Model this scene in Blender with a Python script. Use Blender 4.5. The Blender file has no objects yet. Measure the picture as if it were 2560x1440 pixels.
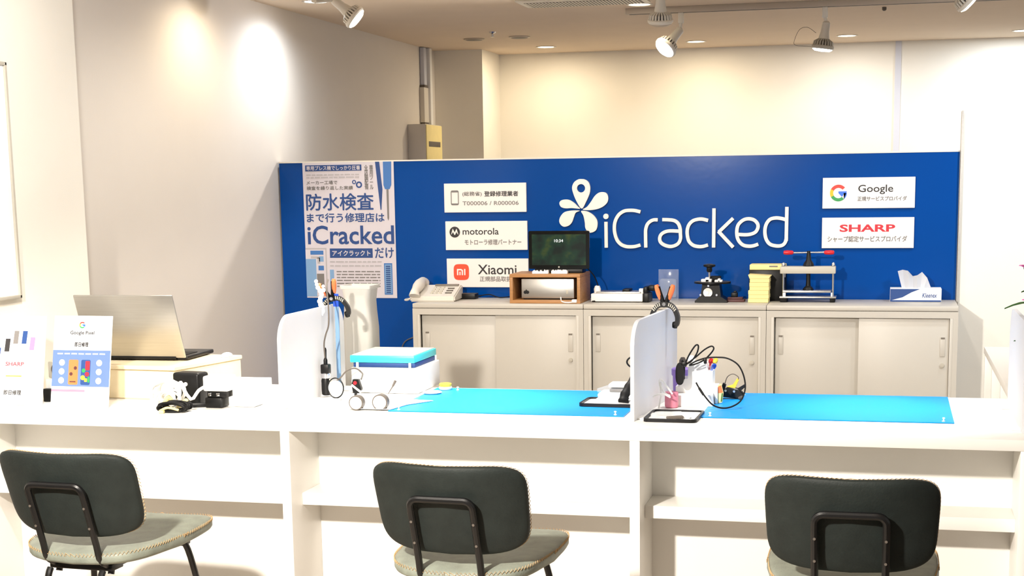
import bpy, bmesh, math, random
from mathutils import Vector, Matrix
random.seed(7)
C = bpy.context.scene.collection
PI = math.pi

# ---------------------------------------------------------------- camera, world, exposure
cam_d = bpy.data.cameras.new('camera')
cam_d.sensor_width = 36.0
cam_d.lens = 3718.83 / 2560 * 36.0
cam_d.shift_x = -(1329.99 - 1280) / 2560
cam_d.shift_y = (1055.37 - 720) / 2560
cam_d.clip_start = 0.05
cam = bpy.data.objects.new('camera', cam_d)
C.objects.link(cam)
R_ = Vector((0.97265, 0.231893, -0.013339)); U_ = Vector((-0.024079, 0.157781, 0.987181)); F_ = Vector((-0.231025, 0.95986, -0.159049))
m3 = Matrix((R_, U_, -F_)).transposed()
cam.matrix_world = Matrix.Translation((0, 0, 1.463)) @ m3.to_4x4()
sc = bpy.context.scene
sc.camera = cam
sc.view_settings.view_transform = 'Standard'
sc.view_settings.look = 'None'
sc.view_settings.exposure = 0.0
sc.view_settings.gamma = 1.0
sc.view_settings.use_curve_mapping = False
w = bpy.data.worlds.new('world'); sc.world = w; w.use_nodes = True
bg = w.node_tree.nodes['Background']
bg.inputs[0].default_value = (1.0, 0.96, 0.90, 1); bg.inputs[1].default_value = 0.34   # the lit concourse in front of the shop

def spot(name, loc, target, power, color, size=1.2, blend=0.6, radius=0.05):
    l = bpy.data.lights.new(name, 'SPOT'); l.energy = power; l.color = color
    l.spot_size = size; l.spot_blend = blend; l.shadow_soft_size = radius
    o = bpy.data.objects.new(name, l); C.objects.link(o)
    o.location = loc
    o.rotation_euler = (Vector(target) - Vector(loc)).to_track_quat('-Z', 'Y').to_euler()
    return o
def disk_lamp(name, loc, power, color, r=0.05):
    l = bpy.data.lights.new(name, 'AREA'); l.shape = 'DISK'; l.size = 2*r; l.energy = power; l.color = color
    o = bpy.data.objects.new(name, l); C.objects.link(o); o.location = loc
    return o
WARM = (1.0, 0.80, 0.50); WHITE = (1.0, 0.95, 0.88); COOL = (0.84, 0.92, 1.0)
CH = 2.385      # ceiling height
WHITE0 = (1.0, 0.97, 0.93)
# key lamp in front of the counter, then spots added over counter and walls
spot('spot_light', (-1.62, 1.25, 2.26), (-1.30, 4.6, 0.35), 860, (1.0, 0.92, 0.82), 1.02, 0.2, 0.07)
for lx, p_, c_ in ((-2.45, 45, (1.0, 0.92, 0.80)), (-1.80, 160, (1.0, 0.96, 0.90)), (-1.20, 130, WHITE0), (-0.15, 140, WHITE0), (0.75, 30, WHITE0)):  # unseen spots added above the counter to wash out its top
    spot('spot_light', (lx, 4.95, 2.26), (lx, 4.80, 0.74), p_, c_, 0.92, 0.7, 0.05)
for lx in (-1.25, -0.05):  # narrow unseen spots added to brighten the mat centres
    spot('spot_light', (lx, 5.15, 2.26), (lx, 4.74, 0.74), 170, WHITE0, 0.50, 1.0, 0.05)
spot('spot_light', (-1.9, 3.2, 2.30), (-3.05, 4.1, 1.6), 185, (1.0, 0.97, 0.92), 1.5, 0.8, 0.06)  # unseen spot added to whiten the near left wall
spot('spot_light', (1.5, 5.0, 2.30), (1.1, 7.43, 1.2), 120, (0.95, 0.97, 1.0), 1.35, 0.8, 0.05)  # unseen spot added to whiten the right wall
# track lamps over the staff area
spot('spot_light', (-1.245, 8.14, 2.150), (-3.15, 6.3, 1.35), 70, (1.0, 0.95, 0.92), 1.3, 0.6, 0.04)
spot('spot_light', (-0.38, 8.21, 2.10), (-0.5, 7.9, 0.8), 30, COOL, 1.5, 0.6, 0.04)

# ---------------------------------------------------------------- materials
def s2l(c):
    return tuple(((v / 255) / 12.92 if v / 255 <= 0.04045 else (((v / 255) + 0.055) / 1.055) ** 2.4) for v in c)
def mat(name, rgb, rough=0.5, metal=0.0, bump=0.0, bscale=200, var=0.0, vscale=8, spec=0.5, emit=None, estr=0.0, trans=0.0, lin=False, stretch=None):
    m = bpy.data.materials.new(name); m.use_nodes = True
    nt = m.node_tree; b = nt.nodes['Principled BSDF']
    col = rgb if lin else s2l(rgb)
    b.inputs['Base Color'].default_value = (*col, 1)
    b.inputs['Roughness'].default_value = rough
    b.inputs['Metallic'].default_value = metal
    b.inputs['Specular IOR Level'].default_value = spec
    if trans: b.inputs['Transmission Weight'].default_value = trans
    if emit:
        b.inputs['Emission Color'].default_value = (*emit, 1); b.inputs['Emission Strength'].default_value = estr
    if bump or var:
        tc = nt.nodes.new('ShaderNodeTexCoord'); mp = nt.nodes.new('ShaderNodeMapping')
        nt.links.new(tc.outputs['Object'], mp.inputs[0])
        if stretch: mp.inputs['Scale'].default_value = stretch
    if bump:
        n = nt.nodes.new('ShaderNodeTexNoise'); n.inputs['Scale'].default_value = bscale
        bp_ = nt.nodes.new('ShaderNodeBump'); bp_.inputs['Strength'].default_value = bump; bp_.inputs['Distance'].default_value = 0.002
        nt.links.new(mp.outputs[0], n.inputs['Vector']); nt.links.new(n.outputs[0], bp_.inputs['Height']); nt.links.new(bp_.outputs[0], b.inputs['Normal'])
    if var:
        n = nt.nodes.new('ShaderNodeTexNoise'); n.inputs['Scale'].default_value = vscale; n.inputs['Detail'].default_value = 5
        r = nt.nodes.new('ShaderNodeMapRange'); r.inputs['To Min'].default_value = 1 - var; r.inputs['To Max'].default_value = 1 + var
        r.inputs['From Min'].default_value = 0.3; r.inputs['From Max'].default_value = 0.7
        mx = nt.nodes.new('ShaderNodeVectorMath'); mx.operation = 'SCALE'; mx.inputs[0].default_value = col
        nt.links.new(mp.outputs[0], n.inputs['Vector']); nt.links.new(n.outputs[0], r.inputs[0]); nt.links.new(r.outputs[0], mx.inputs['Scale'])
        nt.links.new(mx.outputs[0], b.inputs['Base Color'])
    return m
M = {}
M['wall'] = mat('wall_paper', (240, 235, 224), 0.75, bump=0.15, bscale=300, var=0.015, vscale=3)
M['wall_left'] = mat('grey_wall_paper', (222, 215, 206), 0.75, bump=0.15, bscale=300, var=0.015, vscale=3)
M['ceiling'] = mat('ceiling_paint', (226, 208, 186), 0.85, bump=0.12, bscale=250, var=0.02, vscale=4)
M['floor'] = mat('floor_tile', (186, 172, 156), 0.4, var=0.05, vscale=3)
M['lam'] = mat('white_laminate', (240, 238, 233), 0.35, bump=0.05, bscale=120, var=0.01)
M['panel'] = mat('glossy_blue_film', (0, 66, 144), 0.16, spec=0.2, bump=0.05, bscale=30, var=0.03, vscale=2)
M['blue_mat'] = mat('blue_desk_mat', (0, 138, 214), 0.42, spec=0.3, bump=0.05, bscale=200, var=0.03, vscale=5)
M['sign'] = mat('white_sign_board', (236, 230, 226), 0.4, var=0.01)
M['letter'] = mat('cut_letter_white', (240, 232, 222), 0.4, var=0.01)
M['black'] = mat('black_plastic', (12, 12, 13), 0.4, spec=0.3, bump=0.05, bscale=300, var=0.08)
M['black_rub'] = mat('black_rubber', (9, 9, 10), 0.6, spec=0.25, var=0.1)
M['ink'] = mat('black_ink', (40, 38, 40), 0.6, var=0.02)
M['greyink'] = mat('grey_ink', (118, 114, 112), 0.6, var=0.02)
M['palegrey'] = mat('pale_grey_ink', (176, 172, 176), 0.6, var=0.02)
M['navy'] = mat('navy_ink', (28, 66, 128), 0.55, var=0.02)
M['lightblue'] = mat('light_blue_ink', (122, 160, 200), 0.55, var=0.02)
M['sign_blue'] = mat('printed_blue', (92, 118, 164), 0.55, var=0.02)
M['midblue'] = mat('mid_blue_ink', (60, 112, 178), 0.55, var=0.02)
M['poster'] = mat('poster_paper', (206, 200, 208), 0.5, var=0.01)
M['red'] = mat('red_ink', (200, 30, 48), 0.5, var=0.02)
M['orange_red'] = mat('orange_red_ink', (240, 72, 36), 0.5, var=0.02)
M['g_red'] = mat('logo_red', (222, 60, 50), 0.5, var=0.01); M['g_yel'] = mat('logo_yellow', (248, 186, 20), 0.5, var=0.01)
M['g_grn'] = mat('logo_green', (40, 150, 76), 0.5, var=0.01); M['g_blu'] = mat('logo_blue', (50, 112, 220), 0.5, var=0.01)
M['cab'] = mat('beige_steel', (197, 192, 182), 0.42, bump=0.06, bscale=260, var=0.01)
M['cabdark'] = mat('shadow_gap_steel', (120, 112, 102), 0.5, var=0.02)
M['chrome'] = mat('chrome', (205, 205, 208), 0.2, 1.0, var=0.02)
M['alu'] = mat('brushed_aluminium', (196, 194, 190), 0.36, 1.0, bump=0.08, bscale=90, var=0.04, stretch=(1, 30, 30))
M['greymetal'] = mat('grey_painted_metal', (190, 184, 170), 0.45, var=0.02)
M['phone'] = mat('beige_plastic', (222, 216, 205), 0.4, var=0.01)
M['wood'] = mat('oak_board', (178, 128, 78), 0.5, bump=0.1, bscale=60, var=0.16, vscale=12, stretch=(1.0, 6, 10))
M['cream'] = mat('cream_paper', (242, 224, 156), 0.7, var=0.03, vscale=20)
M['cream_box'] = mat('pale_wood_box', (240, 222, 186), 0.5, bump=0.05, bscale=80, var=0.03, vscale=9)
M['white'] = mat('white_plastic', (244, 243, 240), 0.35, var=0.01)
M['paper'] = mat('white_paper', (246, 246, 246), 0.7, var=0.01)
M['teal'] = mat('turquoise_plastic', (60, 214, 214), 0.35, var=0.02)
M['lilac'] = mat('lilac_plastic', (156, 128, 214), 0.35, var=0.03)
M['pink'] = mat('pink_plastic', (214, 128, 150), 0.4, var=0.04)
M['orange'] = mat('orange_rubber', (248, 120, 66), 0.5, var=0.03)
M['yellow'] = mat('yellow_plastic', (248, 206, 60), 0.4, var=0.03)
M['redp'] = mat('red_plastic', (206, 24, 40), 0.35, var=0.04)
M['bluep'] = mat('blue_plastic', (28, 78, 200), 0.35, var=0.04)
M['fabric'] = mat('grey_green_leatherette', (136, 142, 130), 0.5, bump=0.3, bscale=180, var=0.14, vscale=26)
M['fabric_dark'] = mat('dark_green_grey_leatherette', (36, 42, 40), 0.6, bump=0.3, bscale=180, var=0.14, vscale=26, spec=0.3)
M['thread'] = mat('tan_thread', (196, 162, 116), 0.7, var=0.05)
M['chairmetal'] = mat('black_powder_coated_steel', (17, 17, 18), 0.38, bump=0.05, bscale=300, var=0.05)
M['lampwhite'] = mat('lamp_white_enamel', (226, 220, 208), 0.4, var=0.02)
M['lampdark'] = mat('lamp_vent_grey', (96, 88, 80), 0.5, var=0.05)
M['petal'] = mat('pink_petal', (226, 110, 176), 0.6, var=0.15, vscale=40)
M['leaf'] = mat('green_leaf', (58, 112, 48), 0.5, var=0.2, vscale=30)
M['ductgrey'] = mat('pale_blue_grey_duct', (206, 208, 218), 0.4, var=0.01)
M['pot'] = mat('white_ceramic', (235, 233, 228), 0.3, var=0.02)
M['brownmetal'] = mat('brown_red_metal', (84, 44, 44), 0.5, var=0.1)
def emis(name, col, s):
    m = mat(name, (255, 255, 255), 0.5, emit=col, estr=s); return m
M['glow_w'] = emis('lamp_lens_warm', (1.0, 0.88, 0.62), 9)
M['glow_c'] = emis('lamp_lens_white', (0.95, 0.97, 1.0), 9)
M['lensoff'] = mat('unlit_lens', (190, 176, 158), 0.4, var=0.02)
# milky acrylic for the counter dividers
def acrylic(name, tint, clear, rough=0.35):
    m = bpy.data.materials.new(name); m.use_nodes = True; nt = m.node_tree
    out = nt.nodes['Material Output']; nt.nodes.remove(nt.nodes['Principled BSDF'])
    d = nt.nodes.new('ShaderNodeBsdfDiffuse'); t = nt.nodes.new('ShaderNodeBsdfTranslucent'); g = nt.nodes.new('ShaderNodeBsdfGlossy')
    tr = nt.nodes.new('ShaderNodeBsdfTransparent')
    nz = nt.nodes.new('ShaderNodeTexNoise'); nz.inputs['Scale'].default_value = 6
    rr = nt.nodes.new('ShaderNodeMapRange'); rr.inputs['To Min'].default_value = clear * 0.9; rr.inputs['To Max'].default_value = clear * 1.1
    nt.links.new(nz.outputs[0], rr.inputs[0])
    for n in (d, t): n.inputs['Color'].default_value = (*tint, 1)
    g.inputs['Roughness'].default_value = rough
    a = nt.nodes.new('ShaderNodeMixShader'); a.inputs[0].default_value = 0.4
    b = nt.nodes.new('ShaderNodeMixShader'); b.inputs[0].default_value = 0.05
    c = nt.nodes.new('ShaderNodeMixShader')
    nt.links.new(d.outputs[0], a.inputs[1]); nt.links.new(t.outputs[0], a.inputs[2])
    nt.links.new(a.outputs[0], b.inputs[1]); nt.links.new(g.outputs[0], b.inputs[2])
    nt.links.new(rr.outputs[0], c.inputs[0]); nt.links.new(b.outputs[0], c.inputs[1]); nt.links.new(tr.outputs[0], c.inputs[2])
    nt.links.new(c.outputs[0], out.inputs[0])
    return m
M['acryl'] = acrylic('milky_acrylic', (0.86, 0.86, 0.88), 0.12)
M['acryl2'] = acrylic('frosted_polypropylene', (0.70, 0.68, 0.64), 0.20)
M['clear'] = acrylic('clear_acrylic', (0.8, 0.87, 0.95), 0.82, 0.1)
M['screen'] = mat('tablet_glass', (6, 8, 9), 0.12, var=0.01)
def screen_image():
    m = bpy.data.materials.new('tablet_picture'); m.use_nodes = True; nt = m.node_tree; b = nt.nodes['Principled BSDF']
    b.inputs['Base Color'].default_value = (0.004, 0.005, 0.005, 1); b.inputs['Roughness'].default_value = 0.15
    tc = nt.nodes.new('ShaderNodeTexCoord'); n = nt.nodes.new('ShaderNodeTexNoise'); n.inputs['Scale'].default_value = 13; n.inputs['Detail'].default_value = 3
    r = nt.nodes.new('ShaderNodeValToRGB'); e = r.color_ramp.elements
    e[0].position = 0.40; e[0].color = (0.004, 0.012, 0.009, 1); e[1].position = 0.72; e[1].color = (0.07, 0.09, 0.012, 1)
    x = r.color_ramp.elements.new(0.55); x.color = (0.006, 0.035, 0.018, 1)
    nt.links.new(tc.outputs['Object'], n.inputs['Vector']); nt.links.new(n.outputs[0], r.inputs[0]); nt.links.new(r.outputs[0], b.inputs['Emission Color'])
    b.inputs['Emission Strength'].default_value = 1.0
    return m
M['picture'] = screen_image()
M['glowtext'] = emis('lit_digits', (0.5, 0.7, 0.8), 0.6)

# ---------------------------------------------------------------- helpers
def BM(): return bmesh.new()
def bx(bm, x0, x1, y0, y1, z0, z1, bev=0.0, seg=2):
    v = [bm.verts.new(p) for p in ((x0,y0,z0),(x1,y0,z0),(x1,y1,z0),(x0,y1,z0),(x0,y0,z1),(x1,y0,z1),(x1,y1,z1),(x0,y1,z1))]
    fs = [bm.faces.new([v[i] for i in f]) for f in ((0,3,2,1),(4,5,6,7),(0,1,5,4),(1,2,6,5),(2,3,7,6),(3,0,4,7))]
    if bev > 0:
        es = list({e for f in fs for e in f.edges})
        bmesh.ops.bevel(bm, geom=es, offset=bev, segments=seg, affect='EDGES', profile=0.5)
    return bm
def frame_of(d):
    d = d.normalized(); a = Vector((0,0,1)) if abs(d.z) < 0.9 else Vector((1,0,0))
    u = d.cross(a).normalized(); return u, d.cross(u).normalized()
def loft(bm, rings, cap=True, closed=True):
    rv = [[bm.verts.new(p) for p in r] for r in rings]; n = len(rv[0])
    for a, b in zip(rv[:-1], rv[1:]):
        for i in range(n if closed else n - 1): bm.faces.new((a[i], a[(i+1) % n], b[(i+1) % n], b[i]))
    if cap: bm.faces.new(list(reversed(rv[0]))); bm.faces.new(rv[-1])
def cone(bm, p0, p1, r0, r1=None, n=20, cap=True):
    p0, p1 = Vector(p0), Vector(p1); r1 = r0 if r1 is None else r1
    u, v = frame_of(p1 - p0)
    loft(bm, [[p + (u*math.cos(2*PI*i/n) + v*math.sin(2*PI*i/n))*r for i in range(n)] for p, r in ((p0, r0), (p1, r1))], cap)
def lathe(bm, prof, c=(0,0,0), axis=(0,0,1), n=28, cap=True):
    c = Vector(c); ax = Vector(axis).normalized(); u, v = frame_of(ax)
    loft(bm, [[c + ax*h + (u*math.cos(2*PI*i/n) + v*math.sin(2*PI*i/n))*max(r, 1e-5) for i in range(n)] for r, h in prof], cap)
def smooth_path(pts, k=6, closed=False):
    P = [Vector(p) for p in pts]; out = []; n = len(P)
    rng = range(n) if closed else range(n - 1)
    for i in rng:
        if closed: a, b, c, d = P[(i-1) % n], P[i], P[(i+1) % n], P[(i+2) % n]
        else: a, b, c, d = P[max(i-1,0)], P[i], P[i+1], P[min(i+2,n-1)]
        for j in range(k):
            t = j / k
            out.append(0.5*((2*b) + (c-a)*t + (2*a-5*b+4*c-d)*t*t + (3*b-a-3*c+d)*t**3))
    if not closed: out.append(P[-1])
    return out
def tube(bm, pts, r, n=8, k=6, closed=False, smooth=True):
    P = smooth_path(pts, k, closed) if smooth else [Vector(p) for p in pts]
    u = None; rings = []; N = len(P)
    for i, p in enumerate(P):
        d = (P[(i+1) % N] - P[i-1]) if closed else (P[min(i+1,N-1)] - P[max(i-1,0)])
        d = d.normalized() if d.length > 1e-9 else Vector((0,0,1))
        if u is None: u, v = frame_of(d)
        else:
            u = (u - d*u.dot(d)); u = u.normalized() if u.length > 1e-6 else frame_of(d)[0]
            v = d.cross(u)
        rr = r(i/(N-1)) if callable(r) else r
        rings.append([p + (u*math.cos(2*PI*j/n) + v*math.sin(2*PI*j/n))*rr for j in range(n)])
    if closed: rings.append(rings[0])
    loft(bm, rings, cap=not closed)
    if closed: bmesh.ops.remove_doubles(bm, verts=bm.verts, dist=1e-6)
def prism(bm, pts, lo, hi, axis='z'):
    # polygon pts (a, b) extruded along axis
    f = {'z': lambda a,b,h: (a,b,h), 'y': lambda a,b,h: (a,h,b), 'x': lambda a,b,h: (h,a,b)}[axis]
    loft(bm, [[f(a,b,lo) for a,b in pts], [f(a,b,hi) for a,b in pts]])
def rrect(x0, x1, y0, y1, r, n=6, corners=(1,1,1,1)):
    out = []
    for k, (cx, cy, a0) in enumerate(((x1-r,y1-r,0),(x0+r,y1-r,90),(x0+r,y0+r,180),(x1-r,y0+r,270))):
        if not corners[k]:
            out.append(((x1,y1),(x0,y1),(x0,y0),(x1,y0))[k]); continue
        for i in range(n+1):
            a = math.radians(a0 + 90*i/n); out.append((cx+r*math.cos(a), cy+r*math.sin(a)))
    return out
def rot_bm(bm, ang, axis='Z', c=(0,0,0)):
    bmesh.ops.rotate(bm, verts=bm.verts, cent=c, matrix=Matrix.Rotation(ang, 3, axis)); return bm
def link_mesh(name, me, m, parent=None):
    o = bpy.data.objects.new(name, me); C.objects.link(o)
    if m is not None: me.materials.append(m)
    if parent is not None: o.parent = parent
    return o
def obj(name, bm, m, parent=None, smooth=True, label=None):
    bmesh.ops.recalc_face_normals(bm, faces=bm.faces)
    me = bpy.data.meshes.new(name); bm.to_mesh(me); bm.free()
    if smooth:
        for p in me.polygons: p.use_smooth = True
        me.set_sharp_from_angle(angle=math.radians(35))
    o = link_mesh(name, me, M[m] if isinstance(m, str) else m, parent)
    if label: o['label'] = label
    return o
def tag(o, label, cat, group=None):
    o['label'] = label; o['category'] = cat
    if group: o['group'] = group
    return o
def thing(name, label, cat, loc=(0,0,0), rz=0.0, group=None):
    o = bpy.data.objects.new(name, None); o.empty_display_size = 0.05; C.objects.link(o)
    o.location = loc; o.rotation_euler = (0,0,rz)
    return tag(o, label, cat, group)
def struct(name, bm, m, parent=None, smooth=False):
    o = obj(name, bm, m, parent, smooth)
    if parent is None: o['kind'] = 'structure'
    return o
def dup(root, loc, rz=None, label=None):
    r = root.copy(); C.objects.link(r); r.location = loc
    if rz is not None: r.rotation_euler = (0,0,rz)
    if label: r['label'] = label
    for ch in list(root.children):
        c = ch.copy(); C.objects.link(c); c.parent = r
        for g in ch.children:
            d = g.copy(); C.objects.link(d); d.parent = c
    return r
def curve_mesh(build, name):
    cu = build(); o = bpy.data.objects.new('tmp', cu); C.objects.link(o)
    dg = bpy.context.evaluated_depsgraph_get(); dg.update()
    me = bpy.data.meshes.new_from_object(o.evaluated_get(dg)); me.name = name
    bpy.data.objects.remove(o); bpy.data.curves.remove(cu)
    me.materials.clear()
    return me
def text(name, body, x0, x1, z0, z1, y, m, parent=None, bold=0.0, shear=0.0, depth=0.0015, vertical=False, fat=0.0):
    """lettering in the XZ plane at depth y, facing -Y, filling the box x0..x1, z0..z1 (local to the parent)"""
    def b():
        cu = bpy.data.curves.new('t', 'FONT'); cu.body = body; cu.size = 1.0; cu.offset = bold; cu.shear = shear
        cu.resolution_u = 3; cu.space_line = 0.95
        if vertical: cu.body = '\n'.join(body); cu.align_x = 'CENTER'; cu.space_line = 0.8
        return cu
    me = curve_mesh(b, name)
    xs = [v.co.x for v in me.vertices]; ys = [v.co.y for v in me.vertices]
    ax, bx_, ay, by = min(xs), max(xs), min(ys), max(ys)
    for v in me.vertices:
        v.co = Vector((x0 + (v.co.x-ax)/(bx_-ax)*(x1-x0), y, z0 + (v.co.y-ay)/(by-ay)*(z1-z0)))
    if fat:
        q = bmesh.new()
        for i, (dx, dz) in enumerate(((-fat, 0), (fat, 0), (0, -fat), (0, fat))):
            n0 = len(q.verts); q.from_mesh(me); q.verts.ensure_lookup_table()
            for v in q.verts[n0:]: v.co += Vector((dx, -0.00015*i, dz))
        q.to_mesh(me); q.free()
    return link_mesh(name, me, M[m], parent)
def slab(name, outlines, y0, y1, m, parent=None):
    """flat shape with holes: outlines of (x, z), extruded from y0 to y1"""
    def b():
        cu = bpy.data.curves.new('s', 'CURVE'); cu.dimensions = '2D'; cu.fill_mode = 'BOTH'; cu.extrude = abs(y1-y0)/2
        for ol in outlines:
            sp = cu.splines.new('POLY'); sp.points.add(len(ol)-1); sp.use_cyclic_u = True
            for p, q in zip(sp.points, ol): p.co = (q[0], q[1], 0, 1)
        return cu
    me = curve_mesh(b, name)
    for v in me.vertices: v.co = Vector((v.co.x, (y0+y1)/2 - v.co.z, v.co.y))
    return link_mesh(name, me, M[m], parent)
def ribbons(name, paths, wd, y0, y1, m, parent):
    b = BM()
    for pts in paths:
        ol = ribbon_outline(pts, wd, smooth=len(pts) > 3); n = len(ol)//2
        L, R = ol[:n], ol[n:][::-1]
        e = [y0 - 0.0006*(i/n) - 0.0012*paths.index(pts) for i in range(n)]
        loft(b, [[(l[0], q, l[1]), (r[0], q, r[1]), (r[0], y1, r[1]), (l[0], y1, l[1])] for l, r, q in zip(L, R, e)])
    return obj(name, b, m, parent, False)
def ribbon_outline(pts, wd, k=5, smooth=True):
    P = [Vector((p[0], p[1], 0)) for p in pts]
    if smooth and len(P) > 2: P = smooth_path(P, k)
    L, R = [], []; N = len(P)
    for i, p in enumerate(P):
        d = (P[min(i+1,N-1)] - P[max(i-1,0)]).normalized(); n = Vector((-d.y, d.x, 0))
        L.append(p + n*wd/2); R.append(p - n*wd/2)
    return [(q.x, q.y) for q in L + R[::-1]]
def circ(cx, cz, r, n=28, rz=None): return [(cx + r*math.cos(2*PI*i/n), cz + (rz or r)*math.sin(2*PI*i/n)) for i in range(n)]
def pad(bm, w_, h_, th, ex=5, nr=7, na=56, fn=None, taper=0.0, edge=0.25):
    """upholstered rounded pad; local plane (a, b), thickness c; fn maps (a, b, c) to a point"""
    rings = []
    def pt(r, a, side):
        c, s = math.cos(a), math.sin(a)
        x = math.copysign(abs(c)**(2/ex), c)*w_/2*r; z = math.copysign(abs(s)**(2/ex), s)*h_/2*r
        x *= 1 + taper*(z/(h_/2))
        t = th/2*(edge + (1-edge)*math.sqrt(max(0, 1 - r**6)))
        return fn(x, z, side*t)
    rs = [0.02, 0.3, 0.55, 0.75, 0.88, 0.95, 0.985, 1.0]
    seq = [(r, 1) for r in rs] + [(r, -1) for r in reversed(rs)]
    loft(bm, [[pt(r, 2*PI*i/na, s) for i in range(na)] for r, s in seq])
LETTERS = {'i': [(-1.389, 1.263), (-1.388, 1.134)], 'C': [(-1.214, 1.311), (-1.244, 1.318), (-1.274, 1.319), (-1.298, 1.315), (-1.323, 1.298), (-1.34, 1.27), (-1.346, 1.241), (-1.344, 1.207), (-1.333, 1.173), (-1.314, 1.151), (-1.289, 1.14), (-1.264, 1.138), (-1.24, 1.14), (-1.214, 1.147)], 'r': [(-1.187, 1.134), (-1.188, 1.196), (-1.187, 1.225), (-1.179, 1.249), (-1.164, 1.264), (-1.147, 1.271), (-1.127, 1.271)], 'a': [(-1.104, 1.272), (-1.074, 1.271), (-1.045, 1.267), (-1.025, 1.253), (-1.015, 1.229), (-1.013, 1.2), (-1.013, 1.176), (-1.023, 1.155), (-1.042, 1.143), (-1.066, 1.139), (-1.093, 1.146), (-1.112, 1.16), (-1.117, 1.179), (-1.11, 1.198), (-1.091, 1.211), (-1.064, 1.216), (-1.015, 1.214)], 'c': [(-0.876, 1.266), (-0.905, 1.273), (-0.929, 1.272), (-0.953, 1.264), (-0.971, 1.245), (-0.979, 1.219), (-0.978, 1.191), (-0.97, 1.164), (-0.95, 1.145), (-0.924, 1.138), (-0.9, 1.139), (-0.876, 1.146)], 'k1': [(-0.847, 1.325), (-0.848, 1.133)], 'k2': [(-0.753, 1.276), (-0.823, 1.209)], 'k3': [(-0.823, 1.209), (-0.751, 1.134)], 'e': [(-0.726, 1.197), (-0.69, 1.195), (-0.662, 1.199), (-0.641, 1.21), (-0.631, 1.231), (-0.634, 1.25), (-0.651, 1.267), (-0.677, 1.273), (-0.703, 1.267), (-0.726, 1.246), (-0.734, 1.218), (-0.732, 1.185), (-0.721, 1.161), (-0.701, 1.144), (-0.675, 1.139), (-0.652, 1.141), (-0.629, 1.149)], 'd': [(-0.492, 1.329), (-0.492, 1.179), (-0.499, 1.155), (-0.515, 1.142), (-0.541, 1.14), (-0.572, 1.149), (-0.591, 1.175), (-0.597, 1.212), (-0.591, 1.245), (-0.573, 1.269), (-0.545, 1.276), (-0.517, 1.273), (-0.493, 1.266)]}
DOT = [(-1.389, 1.29)]
HOLE = [(-1.515, 1.431)]
PETALS = [[(-1.512, 1.33), (-1.535, 1.36), (-1.552, 1.397), (-1.561, 1.433), (-1.552, 1.459), (-1.532, 1.474), (-1.514, 1.477), (-1.492, 1.473), (-1.475, 1.458), (-1.468, 1.432), (-1.473, 1.401), (-1.491, 1.362)], [(-1.507, 1.326), (-1.486, 1.338), (-1.466, 1.362), (-1.446, 1.391), (-1.426, 1.407), (-1.406, 1.411), (-1.386, 1.405), (-1.377, 1.385), (-1.381, 1.361), (-1.399, 1.342), (-1.426, 1.329), (-1.456, 1.323), (-1.486, 1.322)], [(-1.521, 1.33), (-1.541, 1.331), (-1.565, 1.333), (-1.595, 1.332), (-1.618, 1.339), (-1.627, 1.356), (-1.62, 1.37), (-1.6, 1.376), (-1.575, 1.373), (-1.55, 1.358), (-1.533, 1.341)], [(-1.523, 1.319), (-1.543, 1.31), (-1.553, 1.288), (-1.564, 1.261), (-1.581, 1.245), (-1.604, 1.24), (-1.621, 1.25), (-1.629, 1.269), (-1.621, 1.293), (-1.601, 1.313), (-1.571, 1.32), (-1.546, 1.321)], [(-1.516, 1.317), (-1.504, 1.295), (-1.497, 1.261), (-1.494, 1.232), (-1.479, 1.212), (-1.462, 1.21), (-1.442, 1.22), (-1.433, 1.241), (-1.434, 1.27), (-1.451, 1.295), (-1.476, 1.312), (-1.496, 1.318)]]


# ================================================================ THE SETTING
b = BM(); bx(b, -5.0, 3.5, -1.5, 11.2, -0.05, 0.0); struct('floor', b, 'floor')
b = BM(); bx(b, -5.0, 3.5, -1.5, 11.2, CH, CH+0.08); struct('ceiling', b, 'ceiling')
b = BM(); bx(b, -2.80, 3.5, 10.77, 10.9, 0, CH); bx(b, -3.15, -2.80, 10.29, 10.9, 0, CH); struct('wall_back', b, 'wall')
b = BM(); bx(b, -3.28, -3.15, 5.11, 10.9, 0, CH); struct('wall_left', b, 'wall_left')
b = BM(); bx(b, -3.28, -2.95, -1.5, 5.11, 0, CH); struct('wall_front_left', b, 'wall')
b = BM(); bx(b, 0.325, 2.4, 7.43, 7.50, 0, 1.76); struct('wall_right', b, 'wall')
b = BM(); bx(b, 0.006, 0.046, 10.762, 10.77, 0, CH); struct('trim_1', b, 'ductgrey')
b = BM(); bx(b, 0.316, 0.325, 7.405, 7.50, 0, 1.77); struct('trim_2', b, 'alu')
# framed board on the near left wall
t = thing('framed_board', 'white poster in a slim clear frame on the near left wall', 'framed board', (-2.95, 3.9, 1.09))
b = BM()
for y0, y1, z0, z1 in ((-0.75,0.725,0,0.012),(-0.75,0.725,0.788,0.80),(-0.75,-0.738,0,0.8),(0.713,0.725,0,0.8)): bx(b, 0.001, 0.02, y0, y1, z0, z1, 0.002)
obj('frame', b, 'greymetal', t)
b = BM(); bx(b, 0.001, 0.012, -0.738, 0.713, 0.012, 0.788); obj('sheet', b, 'paper', t)

# ================================================================ BLUE PANEL WITH SIGNS
t = thing('blue_partition_panel', 'long glossy blue partition panel standing behind the beige cabinets', 'partition', (-1.41, 7.43, 0))
b = BM(); bx(b, -1.73, 1.723, 0, 0.05, 0, 1.580); obj('board', b, 'panel', t)
b = BM(); bx(b, -1.73, 1.723, -0.004, 0.054, 1.580, 1.587); obj('edge_strip', b, 'lampwhite', t)

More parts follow.
